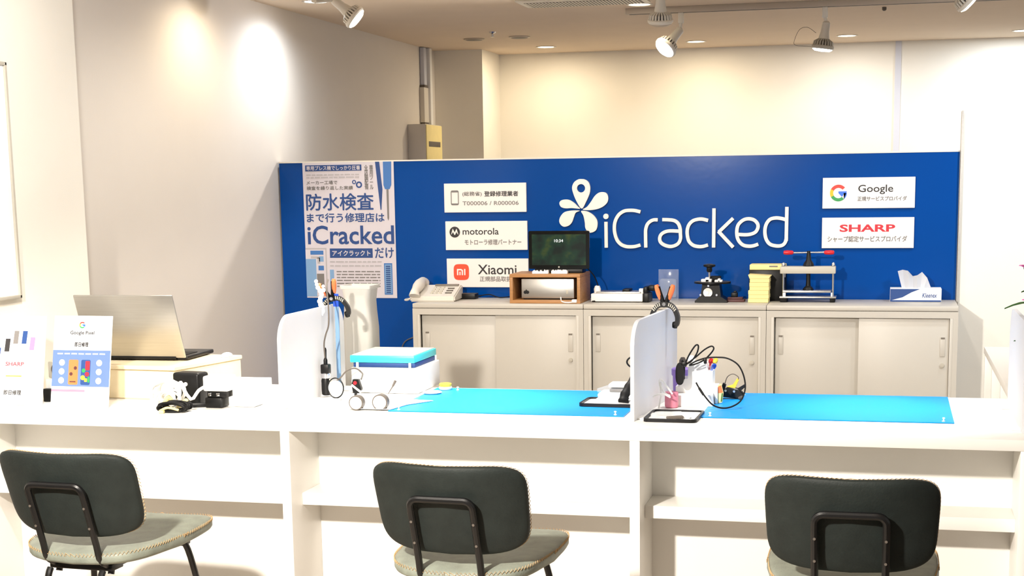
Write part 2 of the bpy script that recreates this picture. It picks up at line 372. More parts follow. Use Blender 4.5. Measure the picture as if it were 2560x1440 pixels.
YP = 7.428
def sign_board(label, x0, z0, wd=0.434, ht=0.147):
    t = thing('sign_board', label, 'sign', (x0, YP, z0), 0, 'white sign boards on the blue panel')
    b = BM(); bx(b, 0, wd, -0.013, 0, 0, ht, 0.001, 1); obj('board', b, 'sign', t)
    return t
YS = -0.0135
s = sign_board('white sign on blue panel with a phone outline and registration numbers', -2.233, 1.316)
slab('phone_icon', [rrect(0.036, 0.078, 0.037, 0.112, 0.008), rrect(0.040, 0.074, 0.046, 0.102, 0.001)], YS-0.001, YS, 'greyink', s)
text('lettering', '(総務省)', 0.098, 0.200, 0.080, 0.105, YS, 'greyink', s, fat=0.0006)
text('lettering', '登録修理業者', 0.214, 0.392, 0.080, 0.106, YS, 'ink', s, fat=0.0007)
text('lettering', 'T000006 / R000006', 0.098, 0.394, 0.036, 0.056, YS, 'greyink', s, fat=0.0004)
s = sign_board('white sign on blue panel with a round black winged letter emblem', -2.230, 1.124)
o = slab('emblem', [circ(0.050, 0.092, 0.028)], YS-0.001, YS, 'ink', s)
slab('emblem_letter', [[(0.030,0.078),(0.040,0.110),(0.050,0.090),(0.060,0.110),(0.070,0.078),(0.0615,0.088),(0.0595,0.094),(0.052,0.078),(0.048,0.078),(0.0405,0.094),(0.0385,0.088)]], YS-0.002, YS-0.001, 'sign', o)
text('lettering', 'motorola', 0.092, 0.284, 0.078, 0.112, YS, 'ink', s, 0.012)
text('lettering', 'モトローラ修理パートナー', 0.102, 0.402, 0.026, 0.054, YS, 'greyink', s, fat=0.0006)
s = sign_board('white sign on blue panel with a rounded orange emblem, partly behind the wooden box', -2.227, 0.933)
o = slab('emblem', [[(0.078+0.041*math.copysign(abs(math.cos(a))**0.5, math.cos(a)), 0.078+0.041*math.copysign(abs(math.sin(a))**0.5, math.sin(a))) for a in [2*PI*i/40 for i in range(40)]]], YS-0.001, YS, 'orange_red', s)
slab('emblem_letter', [[(0.055,0.062),(0.055,0.094),(0.078,0.094),(0.087,0.088),(0.087,0.062),(0.080,0.062),(0.080,0.084),(0.076,0.087),(0.062,0.087),(0.062,0.062)],[(0.068,0.062),(0.068,0.080),(0.074,0.080),(0.074,0.062)],[(0.093,0.062),(0.093,0.094),(0.100,0.094),(0.100,0.062)]], YS-0.002, YS-0.001, 'sign', o)
text('lettering', 'Xiaomi', 0.166, 0.372, 0.066, 0.116, YS, 'ink', s, 0.012)
text('lettering', '正規部品取扱店', 0.176, 0.372, 0.030, 0.056, YS, 'greyink', s, fat=0.0006)
s = sign_board('white sign on blue panel with a four-coloured round letter emblem', -0.322, 1.319)
def arc_band(cx, cz, ro, ri, a0, a1, n=10):
    A = [math.radians(a0+(a1-a0)*i/n) for i in range(n+1)]
    return [(cx+ro*math.cos(a), cz+ro*math.sin(a)) for a in A] + [(cx+ri*math.cos(a), cz+ri*math.sin(a)) for a in reversed(A)]
def g_logo(parent, cx, cz, r, y):
    ri = r*0.62
    o = slab('emblem', [arc_band(cx, cz, r, ri, 40, 152)], y-0.001, y, 'g_red', parent)
    slab('emblem_segment', [arc_band(cx, cz, r, ri, 152, 208)], y-0.001, y, 'g_yel', o)
    slab('emblem_segment', [arc_band(cx, cz, r, ri, 208, 312)], y-0.001, y, 'g_grn', o)
    slab('emblem_segment', [arc_band(cx, cz, r, ri, 312, 360) + [(cx, cz), (cx, cz+r*0.2), (cx+r, cz+r*0.2)]], y-0.001, y, 'g_blu', o)
g_logo(s, 0.075, 0.074, 0.040, YS)
text('lettering', 'Google', 0.168, 0.332, 0.066, 0.112, YS, 'ink', s, 0.010)
text('lettering', '正規サービスプロバイダ', 0.166, 0.396, 0.035, 0.056, YS, 'greyink', s, fat=0.0006)
s = sign_board('white sign on blue panel with wide red capital letters', -0.322, 1.128)
text('lettering', 'SHARP', 0.084, 0.346, 0.078, 0.114, YS, 'red', s, 0.03)
text('lettering', 'シャープ認定サービスプロバイダ', 0.028, 0.402, 0.030, 0.058, YS, 'greyink', s, fat=0.0006)

# the raised shop logo
t = thing('shop_logo', 'raised white shop logo of rounded letters beside a five-petal emblem', 'logo', (-0.94, YP, 1.13))
def rel(p): return (p[0]+0.94, p[1]-1.13)
for k, pts in LETTERS.items():
    if k in ('k2', 'k3'): continue
    paths = [[rel(p) for p in pts]]
    if k == 'd': paths = [[rel(pts[0]), (rel(pts[0])[0] - 0.001, rel(LETTERS['i'][1])[1] + 0.03)], [rel(p) for p in pts[1:]]]
    o = ribbons('letter', paths, 0.0165, -0.014, 0.0, 'letter', t)
    if k == 'i': slab('dot', [circ(*rel(DOT[0]), 0.0135)], -0.014, 0.0, 'letter', o)
    if k == 'k1':
        a = [rel(p) for p in LETTERS['k2']][0]; c = [rel(p) for p in LETTERS['k3']]
        ribbons('arm', [[a, c[0]], [(c[0][0]-0.002, c[0][1]+0.004), c[1]]], 0.0165, -0.014, 0.0, 'letter', o)
for i, pts in enumerate(PETALS):
    P = [(q.x, q.y) for q in smooth_path([Vector((*rel(p), 0)) for p in pts], 6, True)]
    # straight entry at the tip
    outs = [P] + ([circ(*rel(HOLE[0]), 0.021)] if i == 0 else [])
    slab('petal', outs, -0.014, 0.0, 'letter', t)

# poster
PX, PZ, PW, PHt = -3.008, 0.874, 0.503, 0.706
t = thing('poster', 'tall white poster with navy lettering at left end of blue panel', 'poster', (PX, YP, PZ))
b = BM(); bx(b, 0, PW, -0.002, 0, 0, PHt); obj('sheet', b, 'poster', t)
def pu(u): return u*PW
def pv(v): return (1-v)*PHt
yy = -0.0022
def prect(u0, u1, v0, v1, m, name='colour_block', y=-0.0022):
    return slab(name, [[(pu(u0),pv(v1)),(pu(u1),pv(v1)),(pu(u1),pv(v0)),(pu(u0),pv(v0))]], y-0.0006, y, m, t)
def ptext(body, u0, u1, v0, v1, m, bold=0.0, y=-0.0022, vertical=False, fat=0.0):
    return text('lettering', body, pu(u0), pu(u1), pv(v1), pv(v0), y-0.001, m, t, bold, vertical=vertical, fat=fat)
prect(0.03, 0.65, 0.018, 0.062, 'navy'); ptext('専用プレス機でしっかり圧着', 0.045, 0.635, 0.024, 0.056, 'poster', 0, -0.003, fat=0.0005)
ptext('メーカー工場で', 0.04, 0.38, 0.132, 0.160, 'greyink', fat=0.0005)
ptext('検査を繰り返した実績', 0.04, 0.55, 0.172, 0.200, 'greyink', fat=0.0005)
ptext('専用ツール', 0.735, 0.775, 0.022, 0.200, 'greyink', vertical=True, fat=0.0005)
ptext('全店舗配備', 0.68, 0.72, 0.022, 0.200, 'greyink', vertical=True, fat=0.0005)
ptext('防水検査', 0.03, 0.77, 0.228, 0.350, 'navy', fat=0.0016)
ptext('まで行う修理店は', 0.03, 0.885, 0.372, 0.438, 'navy', fat=0.0011)
ptext('iCracked', 0.03, 0.985, 0.462, 0.602, 'navy', 0.016)
prect(0.272, 0.745, 0.632, 0.702, 'navy'); ptext('アイクラックト', 0.30, 0.72, 0.648, 0.688, 'poster', 0, -0.003, fat=0.0008)
ptext('だけ', 0.772, 0.975, 0.628, 0.704, 'navy', fat=0.0011)
g = [circ(pu(0.565), pv(0.145), 0.011), circ(pu(0.565), pv(0.145), 0.006), circ(pu(0.618), pv(0.165), 0.017), circ(pu(0.618), pv(0.165), 0.009)]
slab('gear_icon', g, -0.003, -0.002, 'navy', t)
slab('tweezers_picture', [[(pu(.80),pv(.0)),(pu(.845),pv(.0)),(pu(.872),pv(.20)),(pu(.855),pv(.35)),(pu(.845),pv(.35)),(pu(.825),pv(.2))]], -0.0029, -0.002, 'navy', t)
slab('screwdriver_picture', [[(pu(.885),pv(.0)),(pu(.975),pv(.0)),(pu(.97),pv(.17)),(pu(.95),pv(.20)),(pu(.90),pv(.20)),(pu(.885),pv(.17))]], -0.0029, -0.002, 'midblue', t)
slab('screwdriver_picture', [[(pu(.915),pv(.20)),(pu(.938),pv(.20)),(pu(.936),pv(.41)),(pu(.927),pv(.43)),(pu(.918),pv(.41))]], -0.0029, -0.002, 'greyink', t)
# phone drawing lower left, blocks, fine print bars
prect(0.0, 0.235, 0.628, 0.99, 'palegrey'); prect(0.0, 0.222, 0.640, 0.985, 'poster', y=-0.0028)
prect(0.055, 0.20, 0.648, 0.678, 'midblue', y=-0.0034); prect(0.14, 0.20, 0.76, 0.795, 'midblue', y=-0.0034)
prect(0.0, 0.115, 0.71, 0.99, 'lightblue', y=-0.0034); prect(0.06, 0.15, 0.69, 0.705, 'palegrey', y=-0.0034); prect(0.13, 0.16, 0.70, 0.745, 'palegrey', y=-0.0034)
prect(0.12, 0.2, 0.82, 0.92, 'greyink', y=-0.0034); prect(0.15, 0.20, 0.69, 0.73, 'lightblue', y=-0.0034)
fp = BM()
for v0, v1, u0, u1 in ((0.085,0.094,0.04,0.62),(0.104,0.113,0.04,0.62),(0.726,0.737,0.27,0.84),(0.756,0.767,0.27,0.84)):
    u = u0
    while u < u1:
        L = random.uniform(0.03, 0.09); bx(fp, pu(u), pu(min(u+L, u1)), -0.003, -0.0022, pv(v1), pv(v0)); u += L + 0.012
obj('fine_print', fp, 'palegrey', t, False)
fp = BM()
for k in range(6):
    u = 0.34; v0 = 0.80 + k*0.022
    while u < 0.82:
        L = random.uniform(0.03, 0.09); bx(fp, pu(u), pu(min(u+L, 0.82)), -0.003, -0.0022, pv(v0+0.008), pv(v0)); u += L + 0.012
obj('fine_print', fp, 'greyink', t, False)
prect(0.265, 0.31, 0.79, 0.93, 'lightblue')
prect(0.865, 0.955, 0.742, 0.975, 'midblue'); prect(0.875, 0.945, 0.752, 0.965, 'lightblue', y=-0.0028)
fp = BM()
for k in range(14): bx(fp, pu(0.885), pu(0.935), -0.0042, -0.0034, pv(0.962-0.0148*k), pv(0.953-0.0148*k))
obj('fine_print', fp, 'navy', t, False)

# ================================================================ CABINETS
def cabinet(x0, x1, label):
    wd = x1 - x0
    t = thing('steel_cabinet', label, 'cabinet', (x0, 7.028, 0), 0, 'beige sliding-door cabinets')
    D = 0.385
    b = BM()
    bx(b, 0.0, 0.022, 0, D, 0.05, 0.855); bx(b, wd-0.022, wd, 0, D, 0.05, 0.855)
    bx(b, 0.022, wd-0.022, D-0.012, D, 0.05, 0.855); bx(b, 0.022, wd-0.022, 0.0, D-0.012, 0.05, 0.085)
    bx(b, 0.022, wd-0.022, 0.0, 0.03, 0.825, 0.855); bx(b, 0.022, 0.036, 0.0, 0.02, 0.085, 0.825, 0.001); bx(b, wd-0.036, wd-0.022, 0.0, 0.02, 0.085, 0.825, 0.001)
    obj('body', b, 'cab', t)
    b = BM(); bx(b, 0, wd, 0, D, 0.857, 0.880, 0.003); obj('top', b, 'cab', t)
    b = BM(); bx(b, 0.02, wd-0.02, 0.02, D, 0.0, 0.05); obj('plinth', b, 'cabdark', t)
    for k, (a, c, y) in enumerate(((0.037, wd/2+0.004, 0.032), (wd/2-0.010, wd-0.037, 0.012))):
        b = BM(); bx(b, a, c, y, y+0.016, 0.088, 0.822, 0.002); d = obj('sliding_door', b, 'cab', t)
        hx = a + 0.028 if k == 0 else c - 0.028
        b = BM(); bx(b, hx-0.012, hx+0.012, y-0.0035, y+0.002, 0.648, 0.738, 0.002)
        h = obj('door_handle', b, 'cab', d)
        b = BM(); bx(b, hx-0.009, hx+0.009, y-0.0045, y-0.003, 0.729, 0.737); obj('handle_recess', b, 'cabdark', d)
        if k == 1:
            b = BM(); cone(b, (hx, y-0.008, 0.608), (hx, y, 0.608), 0.010, n=18); cone(b, (hx, y-0.010, 0.608), (hx, y-0.008, 0.608), 0.006, n=12); obj('lock', b, 'greymetal', d, label='round grey lock')
    return t
cabinet(-2.293, -1.431, 'beige steel cabinet at left, carrying the phone and wooden box')
cabinet(-1.429, -0.556, 'beige steel cabinet in the middle, carrying the flat white device')
cabinet(-0.554, 0.312, 'beige steel cabinet at right, carrying the press and tissue box')

# ================================================================ RECEPTION COUNTER
t = thing('reception_counter', 'long white reception counter with open shelves facing the chairs', 'counter', (-1.3, 4.263, 0))
def r_(x): return x + 1.3
b = BM(); bx(b, r_(-2.948), r_(1.3), 0, 0.812, 0.708, 0.740, 0.0015); obj('worktop', b, 'lam', t)
b = BM(); bx(b, r_(-2.92), r_(1.27), 0.242, 0.262, 0.04, 0.708); obj('back_panel', b, 'lam', t)
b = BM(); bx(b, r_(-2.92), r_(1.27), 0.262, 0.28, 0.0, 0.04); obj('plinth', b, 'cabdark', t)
for x0, x1 in ((-2.948, -2.918), (-1.836, -1.805), (-0.732, -0.701), (0.368, 0.399), (1.27, 1.30)):
    b = BM(); bx(b, r_(x0), r_(x1), 0.001, 0.242, 0.0, 0.708, 0.0015); obj('upright', b, 'lam', t)
for x0, x1 in ((-2.918, -1.836), (-1.805, -0.732), (-0.701, 0.368), (0.399, 1.27)):
    b = BM(); bx(b, r_(x0), r_(x1), 0.09, 0.242, 0.456, 0.495, 0.0015); obj('shelf', b, 'lam', t)
for x0 in (-2.92, -1.83, -0.72, 0.38):
    b = BM(); bx(b, r_(x0), r_(x0)+0.03, 0.50, 0.80, 0, 0.708); obj('rear_support', b, 'lam', t)

# low white shelf unit returning behind the counter at the right
t = thing('low_shelf_unit', 'low white open shelf unit behind the right end of counter', 'shelf unit', (0.405, 5.20, 0))
b = BM(); bx(b, 0, 0.42, 0, 1.444, 0.712, 0.740, 0.0015); obj('top', b, 'lam', t)
for y in (0.0, 0.47, 0.95, 1.416):
    b = BM(); bx(b, 0.004, 0.41, y, y+0.026, 0, 0.712, 0.001); obj('upright', b, 'lam', t)
b = BM(); bx(b, 0.39, 0.41, 0.026, 1.416, 0.03, 0.712); obj('back_panel', b, 'lam', t)
for y0, y1 in ((0.026,0.47),(0.496,0.95),(0.976,1.416)):
    b = BM(); bx(b, 0.01, 0.39, y0, y1, 0.40, 0.424, 0.001); obj('shelf', b, 'lam', t)

# ================================================================ BLUE DESK MATS
def desk_mat(label, x0, x1, y0, y1, xr=None, wave=0.0):
    t = thing('desk_mat', label, 'desk mat', ((x0+x1)/2, (y0+y1)/2, 0.740), 0, 'blue mats on the counter')
    hw, hh = (x1-x0)/2, (y1-y0)/2
    b = BM(); N = 24
    rings = []
    for i in range(N+1):
        x = -hw + 2*hw*i/N; zz = 0.0006 + wave*abs(math.sin(i*0.9))*0.5
        rings.append([(x, -hh, zz), (x, hh, zz), (x, hh, zz+0.003), (x, -hh, zz+0.003)])
    loft(b, rings); obj('sheet', b, 'blue_mat', t)
    for px, py in ((-hw+0.03, -hh+0.02), (hw-0.03, -hh+0.02), (-hw+0.09, hh-0.05)):
        b = BM(); lathe(b, [(0.005,0.0036),(0.005,0.005),(0.002,0.0065),(0.002,0.011),(0.0045,0.013),(0.003,0.0155)], (px, py, 0), n=14); obj('pin', b, 'white', t, label='small white mat pin')
    return t
desk_mat('blue desk mat left of the central milky divider', -1.56, -0.79, 4.50, 5.045)
desk_mat('blue desk mat at right of the counter, beside the coiled black cable', -0.557, 0.199, 4.52, 5.06, wave=0.001)

# ================================================================ MILKY DIVIDERS
def divider(label, x, y0, y1, h, rz=0.0, ends=(1,1)):
    t = thing('counter_divider', label, 'divider', (x, (y0+y1)/2, 0.7405), rz, 'milky dividers standing on the counter')
    L = (y1-y0)/2
    b = BM(); prism(b, rrect(-L, L, 0.0, h, 0.085, 10, (ends[1], ends[0], 0, 0)), -0.006, 0.006, 'x'); obj('panel', b, 'acryl', t)
    b = BM()
    bx(b, -0.03, 0.03, -L+0.04, -L+0.10, 0.0, 0.004, 0.001); bx(b, -0.03, 0.03, L-0.10, L-0.04, 0.0, 0.004, 0.001)
    obj('foot', b, 'white', t)
    return t
divider('milky acrylic divider at left, hung with a lamp cable', -1.915, 4.47, 5.05, 0.306)
divider('milky acrylic divider between the two blue mats', -0.728, 4.42, 5.05, 0.302, math.radians(-4))
divider('milky acrylic divider at the right end, in front of the flowers', 0.384, 4.38, 4.93, 0.315)

# ================================================================ CHAIRS
def make_chair(label, loc, rz):
    t = thing('dining_chair', label, 'chair', loc, rz, 'upholstered chairs at the counter')
    # seat: rounded, dished, lifted a little at the front
    def seat_fn(a, b_, c):
        z = 0.453 + 0.012*(a/0.22)**2 + 0.008*max(0, b_/0.22) + c
        return (a*(1.0 - 0.10*max(0, -b_/0.23)), b_ - 0.035*(a/0.22)**2*(-1 if b_ < 0 else 0.2), z)
    b = BM(); pad(b, 0.435, 0.49, 0.052, 5.0, fn=seat_fn, edge=0.3); obj('seat', b, 'fabric', t)
    LEAN = 0.34
    def back_fn(a, b_, c):
        y = -0.262 - LEAN*b_ + 0.055*(a/0.215)**2 + c
        return (a, y, 0.636 + b_ + 0.010*(a/0.215)**2)
    b = BM(); pad(b, 0.412, 0.245, 0.040, 5.0, fn=back_fn, taper=0.025, edge=0.35); obj('backrest', b, 'fabric_dark', t)
    # tan zigzag stitching round both pads
    def stitch(w_, h_, ex, fn, cc, n, taper=0.0, a0=0, a1=2*PI, amp=0.0045):
        bm = BM(); ring = []
        def at(t_, off):
            c_, s_ = math.cos(t_), math.sin(t_)
            x = math.copysign(abs(c_)**(2/ex), c_)*w_/2; z = math.copysign(abs(s_)**(2/ex), s_)*h_/2
            x *= 1 + taper*(z/(h_/2))
            return Vector(fn(x*1.003, z*1.003, cc + off))
        M_ = 4000; base = [at(2*PI*i/M_, 0) for i in range(M_+1)]
        L = [0.0]
        for p, q in zip(base[:-1], base[1:]): L.append(L[-1] + (q-p).length)
        j = 0; pts = []
        for i in range(n):
            s_ = L[-1]*i/n
            while L[j+1] < s_: j += 1
            pts.append(at(2*PI*j/M_, amp if i % 2 else -amp))
        tube(bm, pts, 0.0009, 4, smooth=False, closed=True)
        return bm
    obj('stitching', stitch(0.435, 0.49, 5.0, seat_fn, 0.0125, 300), 'thread', t, False, 'tan zigzag stitching')
    obj('stitching', stitch(0.412, 0.245, 5.0, back_fn, 0.0105, 230, 0.025), 'thread', t, False, 'tan zigzag stitching')
    # bent tube behind the backrest running down under the seat
    def yb(z): return -0.262 - LEAN*(z-0.636) - 0.030
    P = []
    for z in (0.40, 0.42): P.append((-0.083, yb(0.44)+0.045, z))
    for z in (0.45, 0.50, 0.58, 0.645): P.append((-0.084, yb(z), z))
    P += [(-0.081, yb(0.662), 0.662), (-0.068, yb(0.672), 0.672), (-0.04, yb(0.673), 0.673)]
    P += [(0, yb(0.673), 0.673)] + [(-x, y, z) for x, y, z in reversed(P)]
    b = BM(); tube(b, P, 0.0095, 10, 4); obj('back_frame', b, 'chairmetal', t)
    for sx in (-1, 1):
        for z in (0.55, 0.61):
            b = BM(); cone(b, (sx*0.084, yb(z)-0.0115, z), (sx*0.084, yb(z)-0.008, z), 0.0035, n=10); obj('screw', b, 'lampdark', t)
        b = BM(); tube(b, [(sx*0.083, -0.22, 0.418), (sx*0.085, -0.235, 0.38), (sx*0.10, -0.25, 0.2), (sx*0.12, -0.27, 0.0)], 0.0095, 10, 4); obj('leg', b, 'chairmetal', t)
        b = BM(); tube(b, [(sx*0.15, 0.10, 0.435), (sx*0.165, 0.115, 0.38), (sx*0.19, 0.15, 0.18), (sx*0.205, 0.17, 0.0)], 0.0095, 10, 4); obj('leg', b, 'chairmetal', t)
    b = BM()
    bx(b, -0.10, 0.10, -0.20, -0.14, 0.412, 0.432, 0.004); bx(b, -0.16, 0.16, 0.09, 0.13, 0.418, 0.438, 0.004)
    bx(b, -0.09, -0.07, -0.19, 0.11, 0.414, 0.430, 0.003); bx(b, 0.07, 0.09, -0.19, 0.11, 0.414, 0.430, 0.003)
    obj('seat_bracket', b, 'chairmetal', t)
    return t
ch = make_chair('dark grey-green chair at left, below the tabletop signs', (-2.165, 3.83, 0), math.radians(-3))
dup(ch, (-1.075, 3.83, 0), math.radians(-3), 'dark grey-green chair in front of the middle counter bay')
dup(ch, (-0.075, 3.83, 0), 0.0, 'dark grey-green chair at right, its seat mostly hidden by its backrest')

# ================================================================ ON THE CABINETS
CT = 0.8805
# desk phone
t = thing('desk_phone', 'cream desk phone at the left end of the cabinets', 'phone', (-2.225, 7.22, CT), math.radians(4))
b = BM()
prism(b, [(-0.10, 0.0), (0.10, 0.0), (0.10, 0.066), (0.085, 0.074), (-0.10, 0.026)], -0.115, 0.115, 'x')
bmesh.ops.bevel(b, geom=b.edges[:], offset=0.006, segments=2, affect='EDGES'); obj('body', b, 'phone', t)
def pz(y): return 0.026 + (y+0.10)/0.185*0.048
b = BM()
for i in range(4):
    for j in range(3):
        x = -0.02 + j*0.021; y = -0.06 + i*0.028; bx(b, x, x+0.014, y, y+0.017, pz(y)-0.001, pz(y)+0.007, 0.001, 1)
obj('keypad', b, 'greymetal', t)
b = BM(); bx(b, -0.02, 0.10, 0.055, 0.082, pz(0.06)-0.002, pz(0.08)+0.004, 0.001); obj('display', b, 'cabdark', t)
b = BM()
for i in range(3): bx(b, 0.055, 0.088, -0.055+i*0.034, -0.038+i*0.034, pz(-0.055+i*0.034)-0.001, pz(-0.055+i*0.034)+0.006, 0.001, 1)
obj('function_keys', b, 'lampdark', t)
b = BM(); tube(b, [(-0.088,-0.115,0.030),(-0.088,-0.10,0.050),(-0.088,-0.05,0.066),(-0.088,0.02,0.084),(-0.088,0.065,0.092),(-0.088,0.10,0.080)], lambda s: 0.021+0.007*math.cos(2*PI*s)**2, 14, 5); obj('handset', b, 'phone', t)
b = BM(); tube(b, [(-0.09,-0.10,0.035),(-0.125,-0.09,0.010),(-0.15,-0.06,0.006),(-0.155,0.0,0.006),(-0.13,0.09,0.006)], 0.0045, 8, 6); obj('handset_cord', b, 'phone', t)
# phone line hanging beside the cabinet
b = BM(); tube(b, [(-2.35,7.33,0.886),(-2.31,7.25,0.885),(-2.305,7.22,0.87),(-2.305,7.30,0.80),(-2.33,7.38,0.74),(-2.40,7.40,0.68),(-2.48,7.41,0.62),(-2.50,7.41,0.4)], 0.003, 6, 8)
tag(obj('telephone_wire', b, 'lampdark'), 'thin wire dropping beside the left cabinet against the blue panel', 'wire')
t = thing('network_router', 'small flat black box beside the desk phone', 'router', (-2.085, 7.33, CT))
b = BM(); bx(b, -0.04, 0.04, -0.035, 0.035, 0, 0.028, 0.003); obj('body', b, 'black', t)
b = BM(); tube(b, [(0.04,0,0.012),(0.10,0.02,0.02),(0.16,0.01,0.006),(0.24,0.03,0.012),(0.30,0.0,0.005)], 0.003, 6, 6); obj('cable', b, 'black_rub', t)
# wooden box and what it holds
t = thing('wooden_box', 'open-fronted oak box with a silver unit inside, below the tablet', 'box', (-1.627, 7.06, CT), 0)
W2, H2, D2 = 0.176, 0.142, 0.25
b = BM(); T = 0.016
bx(b, -W2, W2, 0, D2, 0, T, 0.001); bx(b, -W2, W2, 0, D2, H2-T, H2, 0.001); bx(b, -W2, -W2+T, 0, D2, T, H2-T, 0.001); bx(b, W2-T, W2, 0, D2, T, H2-T, 0.001)
obj('shell', b, 'wood', t)
b = BM(); bx(b, -W2+T, W2-T, D2-0.006, D2, T, H2-T); obj('back_board', b, 'black', t)
t = thing('computer_unit', 'silver desktop unit lying inside the oak box', 'computer', (-1.622, 7.085, CT+0.0165), 0)
b = BM(); bx(b, -0.128, 0.136, 0, 0.19, 0.006, 0.102, 0.004); obj('case', b, 'alu', t)
b = BM(); bx(b, -0.12, 0.12, 0.01, 0.18, 0.0, 0.007); obj('foot', b, 'black_rub', t)
b = BM()
for dx in (-0.005, 0.006): lathe(b, [(0.0001,-0.0012),(0.0085,-0.0010),(0.0085,0.001)], (-0.103+dx, 0, 0.036), (0,1,0), 14)
bx(b, -0.106, -0.100, -0.001, 0.0, 0.042, 0.049); obj('emblem', b, 'black', t)
b = BM(); bx(b, 0.096, 0.106, -0.002, 0.001, 0.028, 0.048, 0.001); obj('button', b, 'greymetal', t)
b = BM(); tube(b, [(0.07,-0.002,0.012),(0.08,-0.025,-0.006),(0.11,-0.03,-0.011),(0.14,-0.025,-0.008)], 0.003, 6, 6); bx(b, 0.13, 0.155, -0.035, -0.015, -0.012, 0.004, 0.003)
obj('cable', b, 'white', t)
t = thing('tablet_display', 'black tablet showing a dark green picture on the oak box', 'tablet', (-1.575, 7.16, CT+H2+0.0005), 0)
b = BM(); prism(b, rrect(-0.152, 0.152, 0.020, 0.205, 0.008), -0.006, 0.006, 'y'); o = obj('case', b, 'screen', t)
b = BM(); bx(b, -0.135, 0.135, -0.0075, -0.006, 0.038, 0.188); o2 = obj('screen', b, 'picture', t)
text('clock_digits', '10:34', -0.022, 0.022, 0.150, 0.164, -0.0077, 'glowtext', o2)
b = BM(); cone(b, (0, -0.0085, 0.029), (0, -0.006, 0.029), 0.004, n=14); obj('button', b, 'greymetal', t)
b = BM(); prism(b, [(0.006,0.0),(0.07,0.0),(0.006,0.11)], -0.11, 0.11, 'x'); bx(b, -0.12, 0.12, -0.02, 0.07, 0.0, 0.02, 0.003); obj('stand', b, 'black', t)
b = BM(); tube(b, [(0.13,0.01,0.03),(0.17,0.03,-0.02),(0.19,0.07,-0.10),(0.21,0.05,-0.135),(0.17,-0.03,-0.136)], 0.003, 6, 6); obj('cable', b, 'black_rub', t)
random.seed(3)
for i, (dx, lab) in enumerate(((-0.055,'white crumpled packet in front of the tablet, nearer the desk phone'), (0.04,'white crumpled packet in front of the tablet, further from the desk phone'))):
    b = BM(); pts = []
    N = 14
    rings = []
    for j in range(4):
        rings.append([(dx-0.04+0.08*k/N, (-0.012 if j in (0,3) else 0.012) , (0.0 if j < 2 else 0.008+0.012*random.random())) for k in range(N+1)])
    rings = [[rings[j][k] for j in range(4)] for k in range(N+1)]
    loft(b, rings)
    for v in b.verts: v.co += Vector((-1.60, 7.10, CT+H2+0.0008))
    tag(obj('paper_packet', b, 'paper'), lab, 'packet')
# flat white device
t = thing('flat_heating_plate', 'flat white device with black right end beside the oak box', 'device', (-1.285, 7.22, CT), 0)
b = BM(); bx(b, -0.13, 0.125, -0.075, 0.08, 0.004, 0.042, 0.003); obj('body', b, 'white', t)
b = BM(); bx(b, 0.125, 0.155, -0.07, 0.05, 0.0, 0.045, 0.004); bx(b, 0.12, 0.14, -0.02, 0.07, 0.04, 0.072, 0.004); bx(b, 0.14, 0.175, 0.0, 0.05, 0.05, 0.078, 0.006); obj('end_block', b, 'black', t)
b = BM(); bx(b, -0.11, 0.11, -0.05, 0.06, 0.042, 0.050, 0.001); obj('metal_plate', b, 'alu', t)
b = BM(); bx(b, 0.02, 0.055, -0.04, 0.05, 0.050, 0.062, 0.002); obj('clip', b, 'black', t)
b = BM(); lathe(b, [(0.016,0.042),(0.018,0.060),(0.012,0.075),(0.003,0.078)], (-0.112, 0.0, 0), n=18); obj('knob', b, 'white', t)
b = BM(); bx(b, 0.10, 0.12, -0.03, 0.0, 0.042, 0.064, 0.002); obj('slider', b, 'white', t)
b = BM()
for x in (-0.1, 0.1): bx(b, x-0.01, x+0.01, -0.06, 0.06, 0, 0.004)
obj('foot', b, 'black_rub', t)
# clear blister pack
t = thing('clear_blister_pack', 'clear plastic blister pack leaning by the blue panel above the clamp', 'package', (-1.06, 7.33, CT))
b = BM(); bx(b, -0.05, 0.05, 0, 0.004, 0, 0.15, 0.001); bx(b, -0.042, 0.042, -0.03, -0.0005, 0.012, 0.105, 0.012, 3); obj('shell', b, 'clear', t)
# dial jig
t = thing('screen_removal_jig', 'black jig with round white dial and knob on top', 'tool', (-0.83, 7.22, CT))
b = BM(); prism(b, [(-0.078,0.0),(0.078,0.0),(0.074,0.012),(0.045,0.03),(-0.055,0.03),(-0.078,0.008)], -0.06, 0.05, 'y'); obj('base', b, 'black', t)
b = BM(); prism(b, [(-0.052,0.03),(0.046,0.03),(0.038,0.09),(-0.044,0.09)], -0.045, 0.045, 'y'); obj('body', b, 'black', t)
b = BM(); lathe(b, [(0.088,0.0),(0.088,0.008)], (0,0,0.090), n=40); o = obj('turntable', b, 'black', t)
b = BM()
for x0, x1, h in ((-0.05,0.0,0.014),(0.015,0.052,0.010),(-0.03,-0.01,0.022),(0.03,0.042,0.017)): bx(b, x0, x1, -0.05, -0.01, 0.098, 0.098+h, 0.003)
obj('white_pads', b, 'white', t)
b = BM(); bx(b, -0.012, 0.04, -0.005, 0.03, 0.098, 0.124, 0.005); obj('clamp_block', b, 'black_rub', t)
b = BM(); cone(b, (-0.013, -0.02, 0.11), (-0.013, -0.02, 0.150), 0.005, n=12); obj('spindle', b, 'chrome', t)
b = BM(); lathe(b, [(0.010,0.144),(0.014,0.152),(0.013,0.166),(0.029,0.172),(0.029,0.180),(0.012,0.184)], (-0.013,-0.02,0), n=24); obj('knob', b, 'black', t)
b = BM(); cone(b, (-0.016,-0.056,0.048), (-0.016,-0.045,0.048), 0.022, n=32); cone(b, (-0.016,-0.060,0.048), (-0.016,-0.056,0.048), 0.007, n=16); obj('dial', b, 'white', t, label='round white dial')
b = BM()
